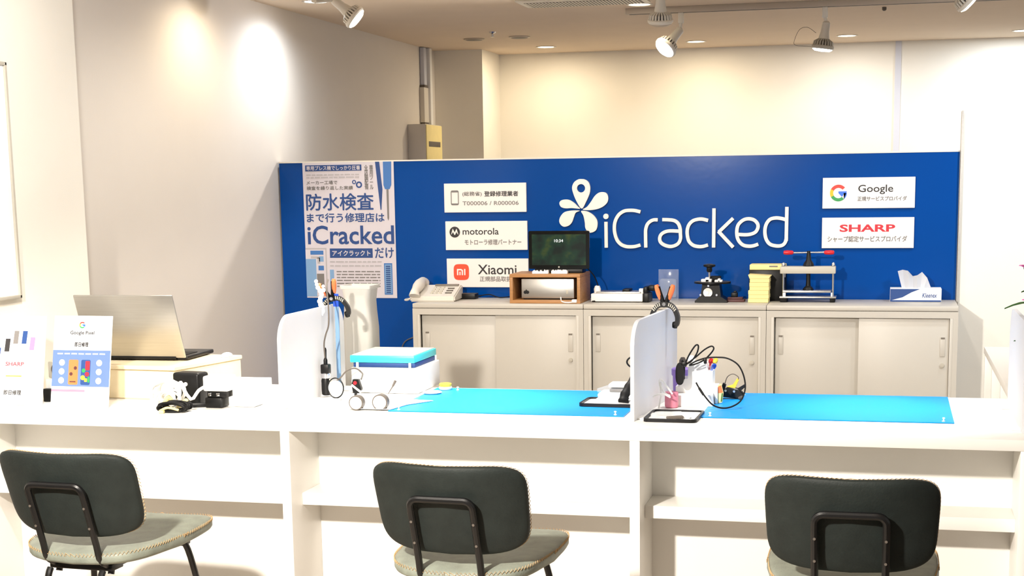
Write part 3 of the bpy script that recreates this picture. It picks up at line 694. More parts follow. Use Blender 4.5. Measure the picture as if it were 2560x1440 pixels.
for x, z in ((-0.052,0.036),(0.026,0.036),(-0.014,0.080)): cone(b, (x,-0.050,z), (x,-0.044,z), 0.005, n=12)
obj('screw', b, 'chrome', t)
t = thing('small_vise', 'small brown-red vise between jig and cream note pads', 'tool', (-0.715, 7.24, CT))
b = BM(); bx(b, -0.05, 0.04, -0.03, 0.03, 0, 0.012, 0.002); bx(b, -0.042, 0.03, -0.02, 0.02, 0.012, 0.022, 0.002); obj('base', b, 'brownmetal', t)
b = BM(); bx(b, -0.025, 0.005, -0.018, 0.018, 0.022, 0.044, 0.003); bx(b, -0.014, 0.0, -0.01, 0.01, 0.044, 0.052, 0.002); obj('jaw', b, 'black', t)
# cream note pads: single pads in a stack
random.seed(11)
hgt = [0.020, 0.018, 0.021, 0.017, 0.020, 0.018, 0.014]
z = 0.0005
names_ = ['bottom', 'second', 'third', 'fourth', 'fifth', 'sixth', 'topmost']
for i, h in enumerate(hgt):
    b = BM(); dx = (-0.001, 0.001, 0.0, 0.004, 0.003, 0.005, 0.003)[i]; hw = 0.048 if i < 3 else 0.046
    bx(b, -hw+dx, hw+dx, -0.05, 0.05, 0, h-0.0006, 0.001, 1)
    if i == 6:
        for v in b.verts:
            if v.co.z > 0.005: v.co.z += 0.006*(v.co.x < 0) ; v.co.x *= 1.15
    for v in b.verts: v.co += Vector((-0.605, 7.22, 0))
    o = obj('note_pad', b, 'cream'); o.location = (0, 0, CT + z)
    tag(o, 'cream paper pad, %s of the stack in front of the black box' % ('fourth from the bottom' if i == 3 else names_[i] + (' from the bottom' if 0 < i < 6 else '')), 'note pad', 'stack of cream note pads')
    z += h
t = thing('black_holder_box', 'black box behind the cream note pads', 'box', (-0.573, 7.345, CT))
b = BM(); bx(b, -0.088, 0.088, -0.055, 0.055, 0, 0.150, 0.003); obj('body', b, 'black', t)
t = thing('note_pad', 'cream notebook with a grey mark lying on the black box', 'notebook', (-0.573, 7.335, CT+0.1505))
b = BM(); bx(b, -0.084, 0.086, -0.06, 0.055, 0, 0.026, 0.003); obj('pages', b, 'cream', t)
b = BM(); bx(b, 0.01, 0.05, -0.0615, -0.0595, 0.014, 0.020); obj('mark', b, 'greyink', t)
b = BM(); bx(b, 0.084, 0.088, -0.066, -0.058, -0.035, 0.012, 0.001); obj('ribbon', b, 'white', t)
# press
t = thing('bench_press', 'small screw press with a red-tipped T handle', 'press', (-0.375, 7.25, CT))
b = BM(); bx(b, -0.133, 0.133, -0.045, 0.045, 0.020, 0.028, 0.001); obj('base_plate', b, 'alu', t)
b = BM(); bx(b, -0.118, 0.108, -0.04, 0.04, 0.046, 0.056, 0.001); obj('lower_plate', b, 'alu', t)
b = BM(); bx(b, -0.132, 0.128, -0.035, 0.035, 0.136, 0.170, 0.003); obj('crossbeam', b, 'greymetal', t)
for sx in (-0.118, 0.116):
    b = BM(); cone(b, (sx, 0, 0.028), (sx, 0, 0.182), 0.0055, n=14); lathe(b, [(0.006,0.170),(0.009,0.172),(0.009,0.180),(0.004,0.188)], (sx,0,0), n=14); obj('column', b, 'chrome', t)
    b = BM(); bx(b, sx-0.008 if sx > 0 else sx, sx if sx > 0 else sx+0.014, -0.04, -0.02, 0.028, 0.046, 0.002); obj('spacer', b, 'white', t)
    b = BM(); bx(b, sx-0.012, sx+0.02 if sx < 0 else sx+0.012, -0.04, 0.04, 0.0, 0.020, 0.002); obj('foot', b, 'black_rub', t)
b = BM(); lathe(b, [(0.026,0.056),(0.024,0.064),(0.012,0.076),(0.010,0.10),(0.010,0.170),(0.027,0.172),(0.022,0.186),(0.012,0.200),(0.009,0.235),(0.009,0.242)], (0,0,0), n=20); obj('screw', b, 'black', t)
b = BM(); cone(b, (-0.085,0,0.234), (0.085,0,0.236), 0.0042, n=12); h = obj('handle', b, 'chrome', t)
for sx in (-1, 1):
    b = BM(); lathe(b, [(0.006,0.0),(0.010,0.006),(0.011,0.03),(0.009,0.045),(0.003,0.048)], (sx*0.072,0,0.235), (sx,0,0), n=18); obj('grip', b, 'redp', h, label='red plastic grip')
# tissue box
t = thing('tissue_box', 'blue and white tissue box with a tissue pulled up', 'tissue box', (0.125, 7.33, CT))
b = BM(); bx(b, -0.118, 0.118, -0.058, 0.058, 0, 0.062, 0.001, 1); obj('box', b, 'paper', t)
slab('printed_swoosh', [[(-0.117,0.061),(0.02,0.061),(-0.02,0.045),(-0.06,0.022),(-0.117,0.006)]], -0.0592, -0.0582, 'navy', t)
slab('printed_band', [[(-0.117,0.001),(0.117,0.001),(0.117,0.008),(-0.117,0.008)]], -0.0592, -0.0582, 'navy', t)
text('lettering', 'Kleenex', 0.030, 0.098, 0.020, 0.042, -0.0583, 'navy', t, 0.02, 0.2)
b = BM(); random.seed(5)
xs = [-0.085,-0.062,-0.038,-0.014,0.006,0.028,0.052,0.070]; hs = [0.082,0.087,0.084,0.056,0.062,0.076,0.050,0.004]; ys = [-0.012,0.006,-0.012,0.012,-0.010,0.008,-0.008,0.004]
rows = []
for r in range(7):
    f = r/6
    rows.append([(x*(0.75+0.25*f) , ys[i]*(0.5+f) + 0.004*math.sin(3*f+i), 0.061 + hs[i]*f) for i, x in enumerate(xs)])
loft(b, rows, cap=False, closed=False)
bmesh.ops.solidify(b, geom=b.faces[:], thickness=0.0012)
obj('tissue', b, 'paper', t, label='white tissue')

# ================================================================ ON THE COUNTER
Z0 = 0.7405
# two slanted tabletop signs
def slant_sign(label, x, y, wd, ht, rz=0):
    t = thing('tabletop_sign', label, 'sign', (x, y, Z0), rz, 'tabletop signs at the left end of counter')
    ang = math.radians(12)
    b = BM(); bx(b, 0, wd, 0.0, 0.003, 0.002, ht, 0.001, 1); rot_bm(b, -ang, 'X', (0,0,0)); obj('sheet', b, 'paper', t)
    b = BM(); bx(b, 0, wd, 0.0, 0.075, 0, 0.003, 0.001, 1); obj('foot', b, 'clear', t)
    return t, ang
def tilt(o, ang): 
    for v in o.data.vertices: v.co = Matrix.Rotation(-ang, 3, 'X') @ v.co
    return o
s, an = slant_sign('white tabletop sign with six phones drawn in an arc', -2.985, 4.44, 0.218, 0.305)
PH = [(0.042,0.168,'navy'),(0.077,0.199,'ink'),(0.109,0.226,'greyink'),(0.141,0.226,'navy'),(0.171,0.205,'lilac'),(0.199,0.175,'sign')]
sk = [0.010]*6
for (x, z, m) in PH:
    z += 0.006
    tilt(slab('phone_picture', [[(x-0.012,z-0.022),(x+0.006,z-0.022),(x+0.010,z+0.022),(x-0.008,z+0.022)]], -0.0008, -0.0001, m, s), an)
tilt(text('lettering', 'SHARP', 0.072, 0.142, 0.134, 0.148, -0.0002, 'red', s, 0.02), an)
tilt(slab('orange_line', [[(0.075,0.098),(0.135,0.098),(0.135,0.102),(0.075,0.102)]], -0.0008, -0.0001, 'yellow', s), an)
tilt(text('lettering', '即日修理', 0.070, 0.136, 0.036, 0.052, -0.0002, 'ink', s, fat=0.0006), an)
for zz in (0.118, 0.062):
    fp = BM()
    for k in range(5): bx(fp, 0.05+k*0.022, 0.066+k*0.022, -0.0008, -0.0001, zz, zz+0.003)
    tilt(obj('fine_print', fp, 'palegrey', s, False), an)
s, an = slant_sign('white and blue tabletop sign with two phones and white dots', -2.730, 4.43, 0.215, 0.308)
g_logo(s, 0.105, 0.277, 0.011, -0.0002)
for o in s.children:
    if o.name.startswith('emblem'):
        tilt(o, an)
        for c in o.children: tilt(c, an)
tilt(text('lettering', 'Google Pixel', 0.062, 0.150, 0.242, 0.257, -0.0002, 'ink', s, fat=0.0005), an)
tilt(text('lettering', '即日修理', 0.080, 0.130, 0.204, 0.219, -0.0002, 'ink', s, fat=0.0006), an)
tilt(slab('colour_block', [[(0.001,0.070),(0.213,0.070),(0.213,0.192),(0.001,0.192)]], -0.0008, -0.0001, 'sign_blue', s), an)
tilt(slab('colour_block', [[(0.001,0.052),(0.125,0.052),(0.125,0.060),(0.001,0.060)]], -0.0008, -0.0001, 'pink', s), an)
tilt(slab('white_dots', [circ(x, z, 0.0105) for x in (0.036, 0.174) for z in (0.150, 0.120, 0.090)], -0.0012, -0.0008, 'paper', s), an)
o = tilt(slab('phone_picture', [rrect(0.062, 0.097, 0.076, 0.160, 0.005)], -0.0013, -0.0008, 'orange', s), an)
tilt(slab('picture_detail', [circ(0.087, 0.132, 0.006), circ(0.072, 0.112, 0.006), rrect(0.068,0.090,0.084,0.088,0.001)], -0.0017, -0.0013, 'brownmetal', o), an)
o = tilt(slab('phone_picture', [rrect(0.108, 0.142, 0.076, 0.160, 0.005)], -0.0013, -0.0008, 'navy', s), an)
tilt(slab('picture_detail', [rrect(0.124,0.140,0.125,0.156,0.003), circ(0.131,0.112,0.008)], -0.0017, -0.0013, 'red', o), an)
tilt(slab('picture_detail', [circ(0.116,0.100,0.008), rrect(0.122,0.132,0.086,0.098,0.002)], -0.0017, -0.0013, 'yellow', o), an)
tilt(slab('picture_detail', [circ(0.118,0.124,0.007), rrect(0.134,0.141,0.084,0.104,0.002)], -0.0017, -0.0013, 'g_grn', o), an)
for zz, m in ((0.178,'paper'), (0.036,'palegrey'), (0.198,'palegrey')):
    fp = BM()
    for k in range(7): bx(fp, 0.018+k*0.026, 0.038+k*0.026, -0.0012, -0.0002, zz, zz+(0.004 if m == 'paper' else 0.002))
    tilt(obj('fine_print', fp, m, s, False), an)

# small grey stand between the signs
t = thing('card_reader', 'grey gadget on a white base seen between the tabletop signs', 'device', (-2.79, 4.60, Z0))
b = BM(); prism(b, [(-0.04,0.0),(0.04,0.0),(0.04,0.05),(-0.02,0.075),(-0.04,0.075)], -0.03, 0.03, 'x'); obj('base', b, 'white', t)
b = BM(); bx(b, -0.033, 0.033, -0.02, 0.01, 0.075, 0.135, 0.006); obj('head', b, 'greymetal', t)
b = BM(); cone(b, (0.0,-0.024,0.108), (0.0,-0.019,0.108), 0.018, n=22); obj('dial', b, 'lampdark', t)
b = BM(); bx(b, -0.03, 0.01, -0.065, -0.045, 0, 0.045, 0.003); obj('black_clip', b, 'black', t)
# laptop on its box
t = thing('laptop_riser', 'pale wooden riser box under the grey laptop', 'box', (0, 0, Z0))
b = BM(); prism(b, [(-2.80,4.66),(-2.367,4.625),(-2.285,4.985),(-2.72,5.03)], 0, 0.104, 'z')
bmesh.ops.bevel(b, geom=b.edges[:], offset=0.004, segments=2, affect='EDGES'); obj('body', b, 'cream_box', t)
b = BM(); prism(b, [(-2.805,4.652),(-2.363,4.617),(-2.281,4.988),(-2.718,5.035)], 0.104, 0.117, 'z')
bmesh.ops.bevel(b, geom=b.edges[:], offset=0.002, segments=1, affect='EDGES'); obj('lid', b, 'cream_box', t)
t = thing('laptop', 'open silver-grey laptop seen from behind, on the wooden riser', 'laptop', (-2.590, 4.785, Z0+0.1175), math.radians(2))
b = BM(); bx(b, -0.188, 0.188, 0.005, 0.235, 0.002, 0.016, 0.004); o = obj('base', b, 'black', t)
b = BM(); bx(b, -0.170, 0.170, 0.03, 0.13, 0.016, 0.018); obj('keyboard', b, 'black_rub', o)
b = BM(); bx(b, -0.186, 0.186, -0.006, 0.001, 0.0, 0.243, 0.003); rot_bm(b, math.radians(21), 'X'); 
for v in b.verts: v.co += Vector((0, 0.0, 0.012))
lid = obj('lid', b, 'alu', t)
b = BM(); bx(b, -0.178, 0.178, 0.001, 0.003, 0.008, 0.236); rot_bm(b, math.radians(21), 'X')
for v in b.verts: v.co += Vector((0, 0.0, 0.012))
obj('screen', b, 'screen', lid)
b = BM(); cone(b, (-0.15, -0.001, 0.012), (0.15, -0.001, 0.012), 0.008, n=14); obj('hinge', b, 'black', t)
t = thing('computer_mouse', 'small white mouse lying behind the laptop', 'mouse', (-2.315, 4.93, Z0+0.1175))
b = BM(); bmesh.ops.create_uvsphere(b, u_segments=20, v_segments=12, radius=1.0)
for v in b.verts: v.co = Vector((v.co.x*0.018, v.co.y*0.032, max(v.co.z, -0.3)*0.012 + 0.0036))
obj('body', b, 'white', t)
# black pouch leaning on the riser
t = thing('black_pouch', 'small black box standing against the front corner of riser', 'box', (-2.282, 4.560, Z0), math.radians(-8))
b = BM(); bx(b, -0.055, 0.050, -0.02, 0.045, 0, 0.108, 0.010, 3); obj('body', b, 'black', t)
b = BM(); cone(b, (0.0,-0.024,0.070), (0.0,-0.019,0.070), 0.007, n=14); obj('badge', b, 'white', t, label='round white badge')
# white adaptors on black blocks
t = thing('power_adaptor', 'white power adaptor resting on a black block by the white cable', 'adaptor', (-2.150, 4.50, Z0))
b = BM(); bx(b, -0.045, 0.045, -0.02, 0.05, 0.056, 0.106, 0.006); obj('body', b, 'white', t)
b = BM(); bx(b, -0.042, 0.018, -0.015, 0.045, 0.0, 0.034, 0.004); bx(b, -0.036, 0.034, -0.008, 0.04, 0.034, 0.056, 0.002); obj('block', b, 'black', t)
b = BM(); bx(b, -0.028, -0.018, -0.016, -0.008, 0.040, 0.050, 0.001); bx(b, 0.0, 0.012, -0.016, -0.008, 0.040, 0.050, 0.001); obj('plug_pins', b, 'chrome', t)
t = thing('power_adaptor', 'white power adaptor right of the black block, in front of the white pack', 'adaptor', (-2.075, 4.55, Z0))
b = BM(); bx(b, -0.035, 0.045, -0.03, 0.05, 0.0, 0.060, 0.006); obj('body', b, 'white', t)
t = thing('white_carton', 'flat white carton near the left divider foot', 'carton', (-2.19, 4.86, Z0))
b = BM(); bx(b, -0.10, 0.05, -0.05, 0.06, 0.0, 0.046, 0.002); obj('body', b, 'paper', t)
t = thing('paper_stack', 'low stack of white sheets between carton and left divider', 'paper', (-2.05, 4.90, Z0))
b = BM(); bx(b, -0.07, 0.09, -0.08, 0.09, 0.0, 0.012, 0.001, 1); obj('sheets', b, 'paper', t)
# cables
def coil(cx, cy, cz, rx, rz_, turns, jitter, seed, ry=0.02, n=16, tiltx=0.0):
    random.seed(seed); P = []
    for i in range(int(turns*n)):
        a = 2*PI*i/n; k = 1 + jitter*math.sin(i*0.37+seed)
        P.append((cx + rx*k*math.cos(a), cy + ry*math.sin(a*0.63+seed) + tiltx*math.sin(a), cz + rz_*k*math.sin(a)))
    return P
t = thing('cable_bundle', 'bundle of thick white cable in front of the riser', 'cable', (-2.315, 4.47, Z0))
b = BM(); tube(b, [(x, y, max(z, 0.006)) for x, y, z in coil(-0.01, 0, 0.048, 0.048, 0.042, 3.2, 0.18, 2, 0.03)] + [(0.08,0.0,0.03),(0.11,0.0,0.06),(0.135,0.01,0.075)], 0.0055, 8, 3); obj('cable', b, 'white', t)
b = BM(); tube(b, [(x, y, max(z, 0.005)) for x, y, z in coil(0.02, -0.02, 0.034, 0.034, 0.028, 3.5, 0.25, 5, 0.03)], 0.004, 8, 3); obj('cable', b, 'white', t)
b = BM(); tube(b, [(-0.01,-0.02,0.01),(0.02,-0.03,0.04),(0.045,-0.02,0.012),(0.08,-0.03,0.03)], 0.009, 10, 4); obj('tie', b, 'cream', t)
t = thing('cable_bundle', 'bundle of thin black cable lying before the white one', 'cable', (-2.262, 4.395, Z0))
b = BM(); tube(b, [(x, y, max(z, 0.004)) for x, y, z in coil(0, 0, 0.017, 0.045, 0.014, 6.2, 0.22, 9, 0.03)], 0.0042, 8, 3); obj('cable', b, 'black_rub', t)
b = BM(); tube(b, [(-0.03,-0.034,0.006),(0.0,-0.036,0.018),(0.035,-0.03,0.010)], 0.004, 8, 4); bx(b, -0.03,-0.012,-0.045,-0.032,0.0,0.009,0.002); obj('plug', b, 'cream', t)
t = thing('usb_plug', 'small dark connector beside the white cable bundle', 'plug', (-2.222, 4.50, Z0), 0.4)
b = BM(); bx(b, -0.03, 0.03, -0.008, 0.008, 0.0, 0.014, 0.003); bx(b, 0.03, 0.042, -0.005, 0.005, 0.003, 0.009, 0.001); obj('body', b, 'black', t)

# ---- left divider: clamp, inspection lamp and cable
def spring_clamp(label, loc, rz, jaw_left_hidden=True, tips=(1,1)):
    t = thing('spring_clamp', label, 'clamp', loc, rz, 'black spring clamps with orange grips')
    # origin at the pivot; the jaws straddle the divider in local x
    for sx in (-1, 1):
        b = BM()
        outer = smooth_path([Vector(p) for p in [(0.0,0.012,0),(0.022,0.006,0),(0.040,-0.012,0),(0.050,-0.040,0),(0.047,-0.066,0),(0.036,-0.076,0)]], 5)
        inner = smooth_path([Vector(p) for p in [(0.030,-0.062,0),(0.036,-0.056,0),(0.036,-0.038,0),(0.026,-0.016,0),(0.012,-0.008,0),(0.0,-0.008,0)]], 5)
        prism(b, [(sx*p.x, p.y) for p in outer] + [(sx*p.x, p.y) for p in inner], -0.011, 0.011, 'y')
        j = obj('jaw', b, 'black', t)
        b = BM(); lathe(b, [(0.010,-0.006),(0.012,0.0),(0.011,0.008)], (sx*0.033,0,-0.066), (sx,0,0), n=16); obj('jaw_pad', b, 'black_rub', j)
        b = BM()
        for k in range(5):
            a = 0.35 + k*0.17; cx, cz = 0.040*math.sin(a)+0.002, 0.040*math.cos(a)-0.040+0.004
            q = BM(); bx(q, -0.0016, 0.0016, -0.0118, -0.0108, -0.0055, 0.0055); rot_bm(q, sx*a*0.7, 'Y')
            for v in q.verts: v.co += Vector((sx*cx, 0, cz))
            me = bpy.data.meshes.new('q'); q.to_mesh(me); q.free(); b.from_mesh(me); bpy.data.meshes.remove(me)
        obj('ribs', b, 'greymetal', j)
        b = BM(); tube(b, [(sx*0.004,0,0.0),(sx*0.010,0,0.02),(sx*0.018,0,0.044),(sx*0.022,0,0.060)], lambda s: 0.0085 - 0.002*s, 10, 4); obj('handle', b, 'black', t)
        b = BM(); tube(b, [(sx*0.013,0,0.018),(sx*0.019,0,0.036),(sx*0.026,0,0.058),(sx*0.029,0,0.066)], lambda s: 0.006 + 0.0035*math.sin(PI*min(s*1.1,1)), 10, 4); obj('grip', b, 'orange', t, label='orange rubber grip')
    b = BM(); cone(b, (0,-0.014,0.003), (0,0.014,0.003), 0.006, n=14); obj('pivot', b, 'chrome', t)
    return t
spring_clamp('black clamp with orange grips on the divider between the mats', (-0.718, 4.88, 1.058), math.radians(-4))
cl = spring_clamp('black clamp with orange grips on the left divider, holding a lamp', (-1.908, 4.94, 1.066), math.radians(10))
cl.rotation_euler.y = math.radians(-17)
t = thing('inspection_lamp', 'black inspection lamp hanging by its cable from the left divider', 'lamp', (-1.886, 4.80, 0.745))
b = BM(); tube(b, [(-0.02,0.10,0.392),(-0.010,0.06,0.37),(0.0,0.04,0.335),(0.010,0.02,0.30),(0.018,-0.005,0.245),(0.008,-0.01,0.21),(0.0,-0.008,0.175),(0.0,0,0.12)], 0.0028, 8, 6); obj('cable', b, 'lampdark', t)
b = BM(); lathe(b, [(0.003,0.165),(0.005,0.158),(0.004,0.130),(0.007,0.122),(0.007,0.108),(0.004,0.104)], n=14); obj('strain_relief', b, 'black', t)
b = BM(); bx(b, -0.015, 0.015, -0.014, 0.014, 0.075, 0.108, 0.004); obj('neck', b, 'black', t)
b = BM(); lathe(b, [(0.017,0.060),(0.018,0.064),(0.018,0.076),(0.014,0.079)], n=24); obj('ring', b, 'chrome', t)
b = BM(); lathe(b, [(0.012,0.0),(0.016,0.004),(0.017,0.02),(0.017,0.052),(0.014,0.062)], n=24); obj('body', b, 'black', t)
b = BM(); bx(b, 0.012, 0.0195, -0.008, 0.008, 0.004, 0.058, 0.002); obj('grip_strip', b, 'greymetal', t)
# white bead bunch hung over the clamp
t = thing('bead_chain', 'white bead strap looped over the left clamp', 'strap', (-1.915, 4.86, 1.03))
b = BM(); random.seed(4)
for i, (x, z, r) in enumerate([(-0.014,0.105,0.007),(-0.013,0.094,0.007),(-0.010,0.083,0.008),(0.0,0.072,0.009),(0.006,0.060,0.009),(0.002,0.048,0.009),(-0.002,0.036,0.010),(0.0,0.024,0.010),(0.002,0.013,0.011),(0.004,0.002,0.011),(0.0,-0.007,0.010),(0.014,0.075,0.008),(0.012,0.088,0.006)]):
    mt = Matrix.Translation((x, -0.012 + 0.004*math.sin(i), z)); bmesh.ops.create_icosphere(b, subdivisions=2, radius=r, matrix=mt)
obj('beads', b, 'white', t)
# frosted upright bin behind the left divider
t = thing('frosted_bin', 'tall frosted plastic bin standing behind the left divider', 'bin', (-1.905, 5.22, 0))
b = BM()
def ringr(hw, hd, z, r=0.02, dx=0): return [(x+dx, y, z) for x, y in rrect(-hw, hw, -hd, hd, r, 4)]
loft(b, [ringr(0.056,0.052,0.0), ringr(0.058,0.055,0.80), ringr(0.057,0.055,0.94), ringr(0.052,0.053,1.0), ringr(0.050,0.052,1.04), ringr(0.056,0.055,1.087), ringr(0.053,0.052,1.087), ringr(0.047,0.049,1.04), ringr(0.054,0.052,0.93), ringr(0.053,0.049,0.006)])
obj('body', b, 'acryl2', t)
b = BM(); loft(b, [ringr(0.0565,0.0555,1.084,0.008), ringr(0.059,0.058,1.086,0.008), ringr(0.060,0.059,1.098,0.008), ringr(0.055,0.054,1.098,0.008), ringr(0.052,0.052,1.085,0.008)], cap=False); obj('rim', b, 'acryl2', t)
t = thing('blue_card', 'pale blue card with bright blue top between left divider and frosted bin', 'card', (-1.893, 4.955, Z0))
b = BM(); bx(b, -0.010, 0.010, -0.02, -0.016, 0.30, 0.345, 0.0008, 1); obj('top_band', b, 'bluep', t, label='bright blue band')
b = BM(); bx(b, -0.005, 0.010, -0.02, -0.016, 0.0, 0.30, 0.0008, 1); obj('sheet', b, 'lightblue', t)
# turquoise-lidded organizer
t = thing('parts_organizer', 'white box with raised turquoise tray left of the first mat', 'organizer', (-1.703, 4.975, Z0))
b = BM(); bx(b, -0.128, 0.118, -0.075, 0.185, 0.0, 0.090, 0.004); obj('base', b, 'white', t)
b = BM(); bx(b, -0.122, 0.105, -0.066, 0.178, 0.090, 0.106, 0.002); obj('dark_insert', b, 'navy', t)
for px, py in ((-0.105,-0.071),(0.088,-0.071),(0.106,0.172),(-0.105,0.172)):
    b = BM(); cone(b, (px,py,0.088), (px,py,0.108), 0.005, n=12); obj('post', b, 'white', t)
b = BM(); bx(b, -0.132, 0.106, -0.073, 0.185, 0.107, 0.132, 0.003); o = obj('tray', b, 'teal', t, label='turquoise tray')
b = BM(); bx(b, -0.126, 0.100, -0.067, 0.179, 0.130, 0.1345, 0.001); obj('tray_pad', b, 'greymetal', o)
# hand tools and rolls
t = thing('tape_cutter', 'black cutter with a red spot in front of the organizer', 'tool', (-1.79, 4.80, Z0))
b = BM(); q = [(0.0,0.046),(0.004,0.062),(0.024,0.062),(0.034,0.030),(0.032,0.022)]; prism(b, q, -0.008, 0.008, 'y'); prism(b, [(0.0,0.038),(0.004,0.014),(0.026,0.014),(0.028,0.020)], -0.008, 0.008, 'y'); bx(b, 0.007, 0.015, -0.006, 0.006, 0.0, 0.014, 0.002); obj('body', b, 'black', t)
b = BM(); prism(b, [(-0.002,0.040),(0.002,0.046),(0.034,0.022),(0.030,0.016)], -0.010, 0.010, 'y'); obj('blade', b, 'white', t)
b = BM(); cone(b, (0.013,-0.011,0.050), (0.013,-0.008,0.050), 0.0065, n=16); obj('button', b, 'redp', t)
def roll(label, x, y, wd, r=0.0255):
    t = thing('tape_roll', label, 'tape', (x, y, Z0+r), 0, 'white tape rolls standing on the counter')
    b = BM(); lathe(b, [(r*0.84,-wd),(r,-wd),(r,wd),(r*0.84,wd)], axis=(0,1,0), n=40); obj('rim', b, 'lampdark', t)
    b = BM(); lathe(b, [(r*0.85,-wd-0.001),(r*0.85,wd+0.001)], axis=(0,1,0), n=40); obj('core', b, 'white', t)
roll('white roll with a dark rim, left one of the pair', -1.672, 4.52, 0.012, 0.024)
roll('white roll with a thin dark rim, right one of the pair', -1.594, 4.53, 0.012, 0.026)
t = thing('magnifier_hoop', 'upright hoop with black edge behind the left tape roll', 'magnifier', (-1.815, 4.73, Z0))
b = BM(); tube(b, [(0.028*math.cos(a)-0.01, 0, 0.040+0.034*math.sin(a)) for a in [2*PI*i/20 for i in range(20)]], 0.0022, 8, 2, True); obj('rim', b, 'black', t)
b = BM(); lathe(b, [(0.026,-0.001),(0.026,0.001)], (-0.01,0,0.040), (0,1,0), 30); obj('lens', b, 'paper', t)
b = BM(); bx(b, -0.03, 0.01, -0.02, 0.02, 0, 0.005, 0.002); obj('foot', b, 'white', t)
b = BM(); tube(b, [(-1.868,4.80,0.785),(-1.845,4.82,0.80),(-1.825,4.84,0.825),(-1.80,4.86,0.832),(-1.775,4.86,0.815),(-1.765,4.82,0.80)], 0.0028, 8, 6)
tag(obj('lamp_wire', b, 'lampdark'), 'thin dark wire arching from the inspection lamp to the cutter', 'wire')
t = thing('screwdriver_bit', 'small grey pick leaning in front of the organizer', 'tool', (-1.68, 4.85, Z0), 0)
b = BM(); cone(b, (0.0,0.0,0.004), (0.012,0.02,0.030), 0.001, 0.0025, 8); cone(b, (0.012,0.02,0.030), (0.019,0.03,0.048), 0.004, 0.005, 10); obj('body', b, 'lampdark', t)
t = thing('tweezers', 'thin tweezers lying between the tape rolls and mat', 'tweezers', (-1.60, 4.66, Z0), 0)
b = BM(); prism(b, [(0,0.0),(0.065,0.004),(0.065,0.0055),(0.0,0.008)], 0.0, 0.004, 'z'); obj('body', b, 'greymetal', t)
t = thing('yellow_lid_jar', 'small jar with a yellow lid at the left mat corner', 'jar', (-1.518, 5.005, Z0+0.004))
b = BM(); lathe(b, [(0.022,0.0),(0.024,0.006),(0.022,0.010)], n=24); obj('jar', b, 'white', t)
b = BM(); lathe(b, [(0.021,0.010),(0.022,0.012),(0.022,0.020),(0.018,0.022)], n=24); obj('lid', b, 'yellow', t, label='yellow lid')
t = thing('cotton_pad', 'oval white pad lying on the left edge of first mat', 'pad', (-1.535, 4.90, Z0+0.0045))
b = BM(); lathe(b, [(0.030,0.0),(0.034,0.003),(0.030,0.006)], n=28); obj('pad', b, 'paper', t)
t = thing('white_cloth', 'white sheet of paper covering the front left corner of first mat', 'paper', (-1.585, 4.64, Z0+0.0045))
b = BM(); prism(b, [(-0.12,-0.13),(0.03,-0.13),(0.05,-0.02),(0.11,0.08),(-0.10,0.12)], 0.0, 0.0012, 'z'); obj('sheet', b, 'paper', t)

# ---- centre: trays, packs
def black_tray(label, x, y, hw, hd, rz=0, z=Z0):
    t = thing('tray', label, 'tray', (x, y, z), rz, 'black rimmed trays')
    b = BM()
    o_ = rrect(-hw, hw, -hd, hd, 0.018, 5); i_ = rrect(-hw+0.008, hw-0.008, -hd+0.008, hd-0.008, 0.012, 5)
    n = len(o_)
    rings = [[(x_, y_, 0.0) for x_, y_ in o_], [(x_, y_, 0.010) for x_, y_ in o_], [(x_, y_, 0.010) for x_, y_ in i_], [(x_, y_, 0.003) for x_, y_ in i_]]
    loft(b, rings); obj('rim', b, 'black', t)
    b = BM(); prism(b, rrect(-hw+0.009, hw-0.009, -hd+0.009, hd-0.009, 0.011, 5), 0.003, 0.0045, 'z'); obj('liner', b, 'white', t)
    return t
def towel(label, x, y, z, hw, hd, h, seed, rz=0):
    random.seed(seed); b = BM(); N = 12
    rows = []
    for i in range(N+1):
        for_ = []
        for j in range(N+1):
            u, v = i/N, j/N; e = min(u, 1-u, v, 1-v)
            zz = h*min(1, e*8)**0.5*(0.75+0.25*math.sin(7*u+seed)*math.cos(9*v)) + 0.0008
            for_.append((-hw+2*hw*u, -hd+2*hd*v, zz))
        rows.append(for_)
    loft(b, rows, cap=False, closed=False)
    base = [[(p[0], p[1], 0.0) for p in r] for r in rows]
    bmesh.ops.solidify(b, geom=b.faces[:], thickness=0.0008)
    o = obj('folded_cloth', b, 'paper'); o.location = (x, y, z); o.rotation_euler.z = rz
    return tag(o, label, 'cloth')
black_tray('black rimmed tray with folded white cloth left of the central divider', -0.868, 4.745, 0.100, 0.075, math.radians(-2), Z0+0.004)
towel('folded white cloth in the tray on the left mat', -0.860, 4.748, Z0+0.009, 0.078, 0.060, 0.014, 3)
black_tray('black rimmed tray with white packets in front of the central divider', -0.634, 4.515, 0.082, 0.098, math.radians(-1))
towel('crumpled white packet in the front tray', -0.645, 4.50, Z0+0.005, 0.055, 0.05, 0.012, 6, 0.4)
t = thing('screw_packet', 'small dark packet lying in the front tray', 'packet', (-0.625, 4.462, Z0+0.0055), 0.3)
b = BM(); bx(b, -0.028, 0.026, -0.012, 0.012, 0.0, 0.008, 0.003); obj('body', b, 'lampdark', t)
t = thing('glasses_case', 'flat white case on top of the clear pack behind the tray', 'case', (-0.868, 4.935, Z0+0.0345))
b = BM(); bx(b, -0.045, 0.05, -0.035, 0.035, 0.0, 0.014, 0.006, 3); obj('shell', b, 'white', t)
t = thing('clear_blister_pack', 'clear plastic pack between two white cases on left mat', 'package', (-0.878, 4.925, Z0+0.0205))
b = BM(); prism(b, [(-0.07,-0.04),(0.06,-0.04),(0.06,0.05),(-0.05,0.05)], 0.0, 0.013, 'z'); obj('shell', b, 'clear', t)
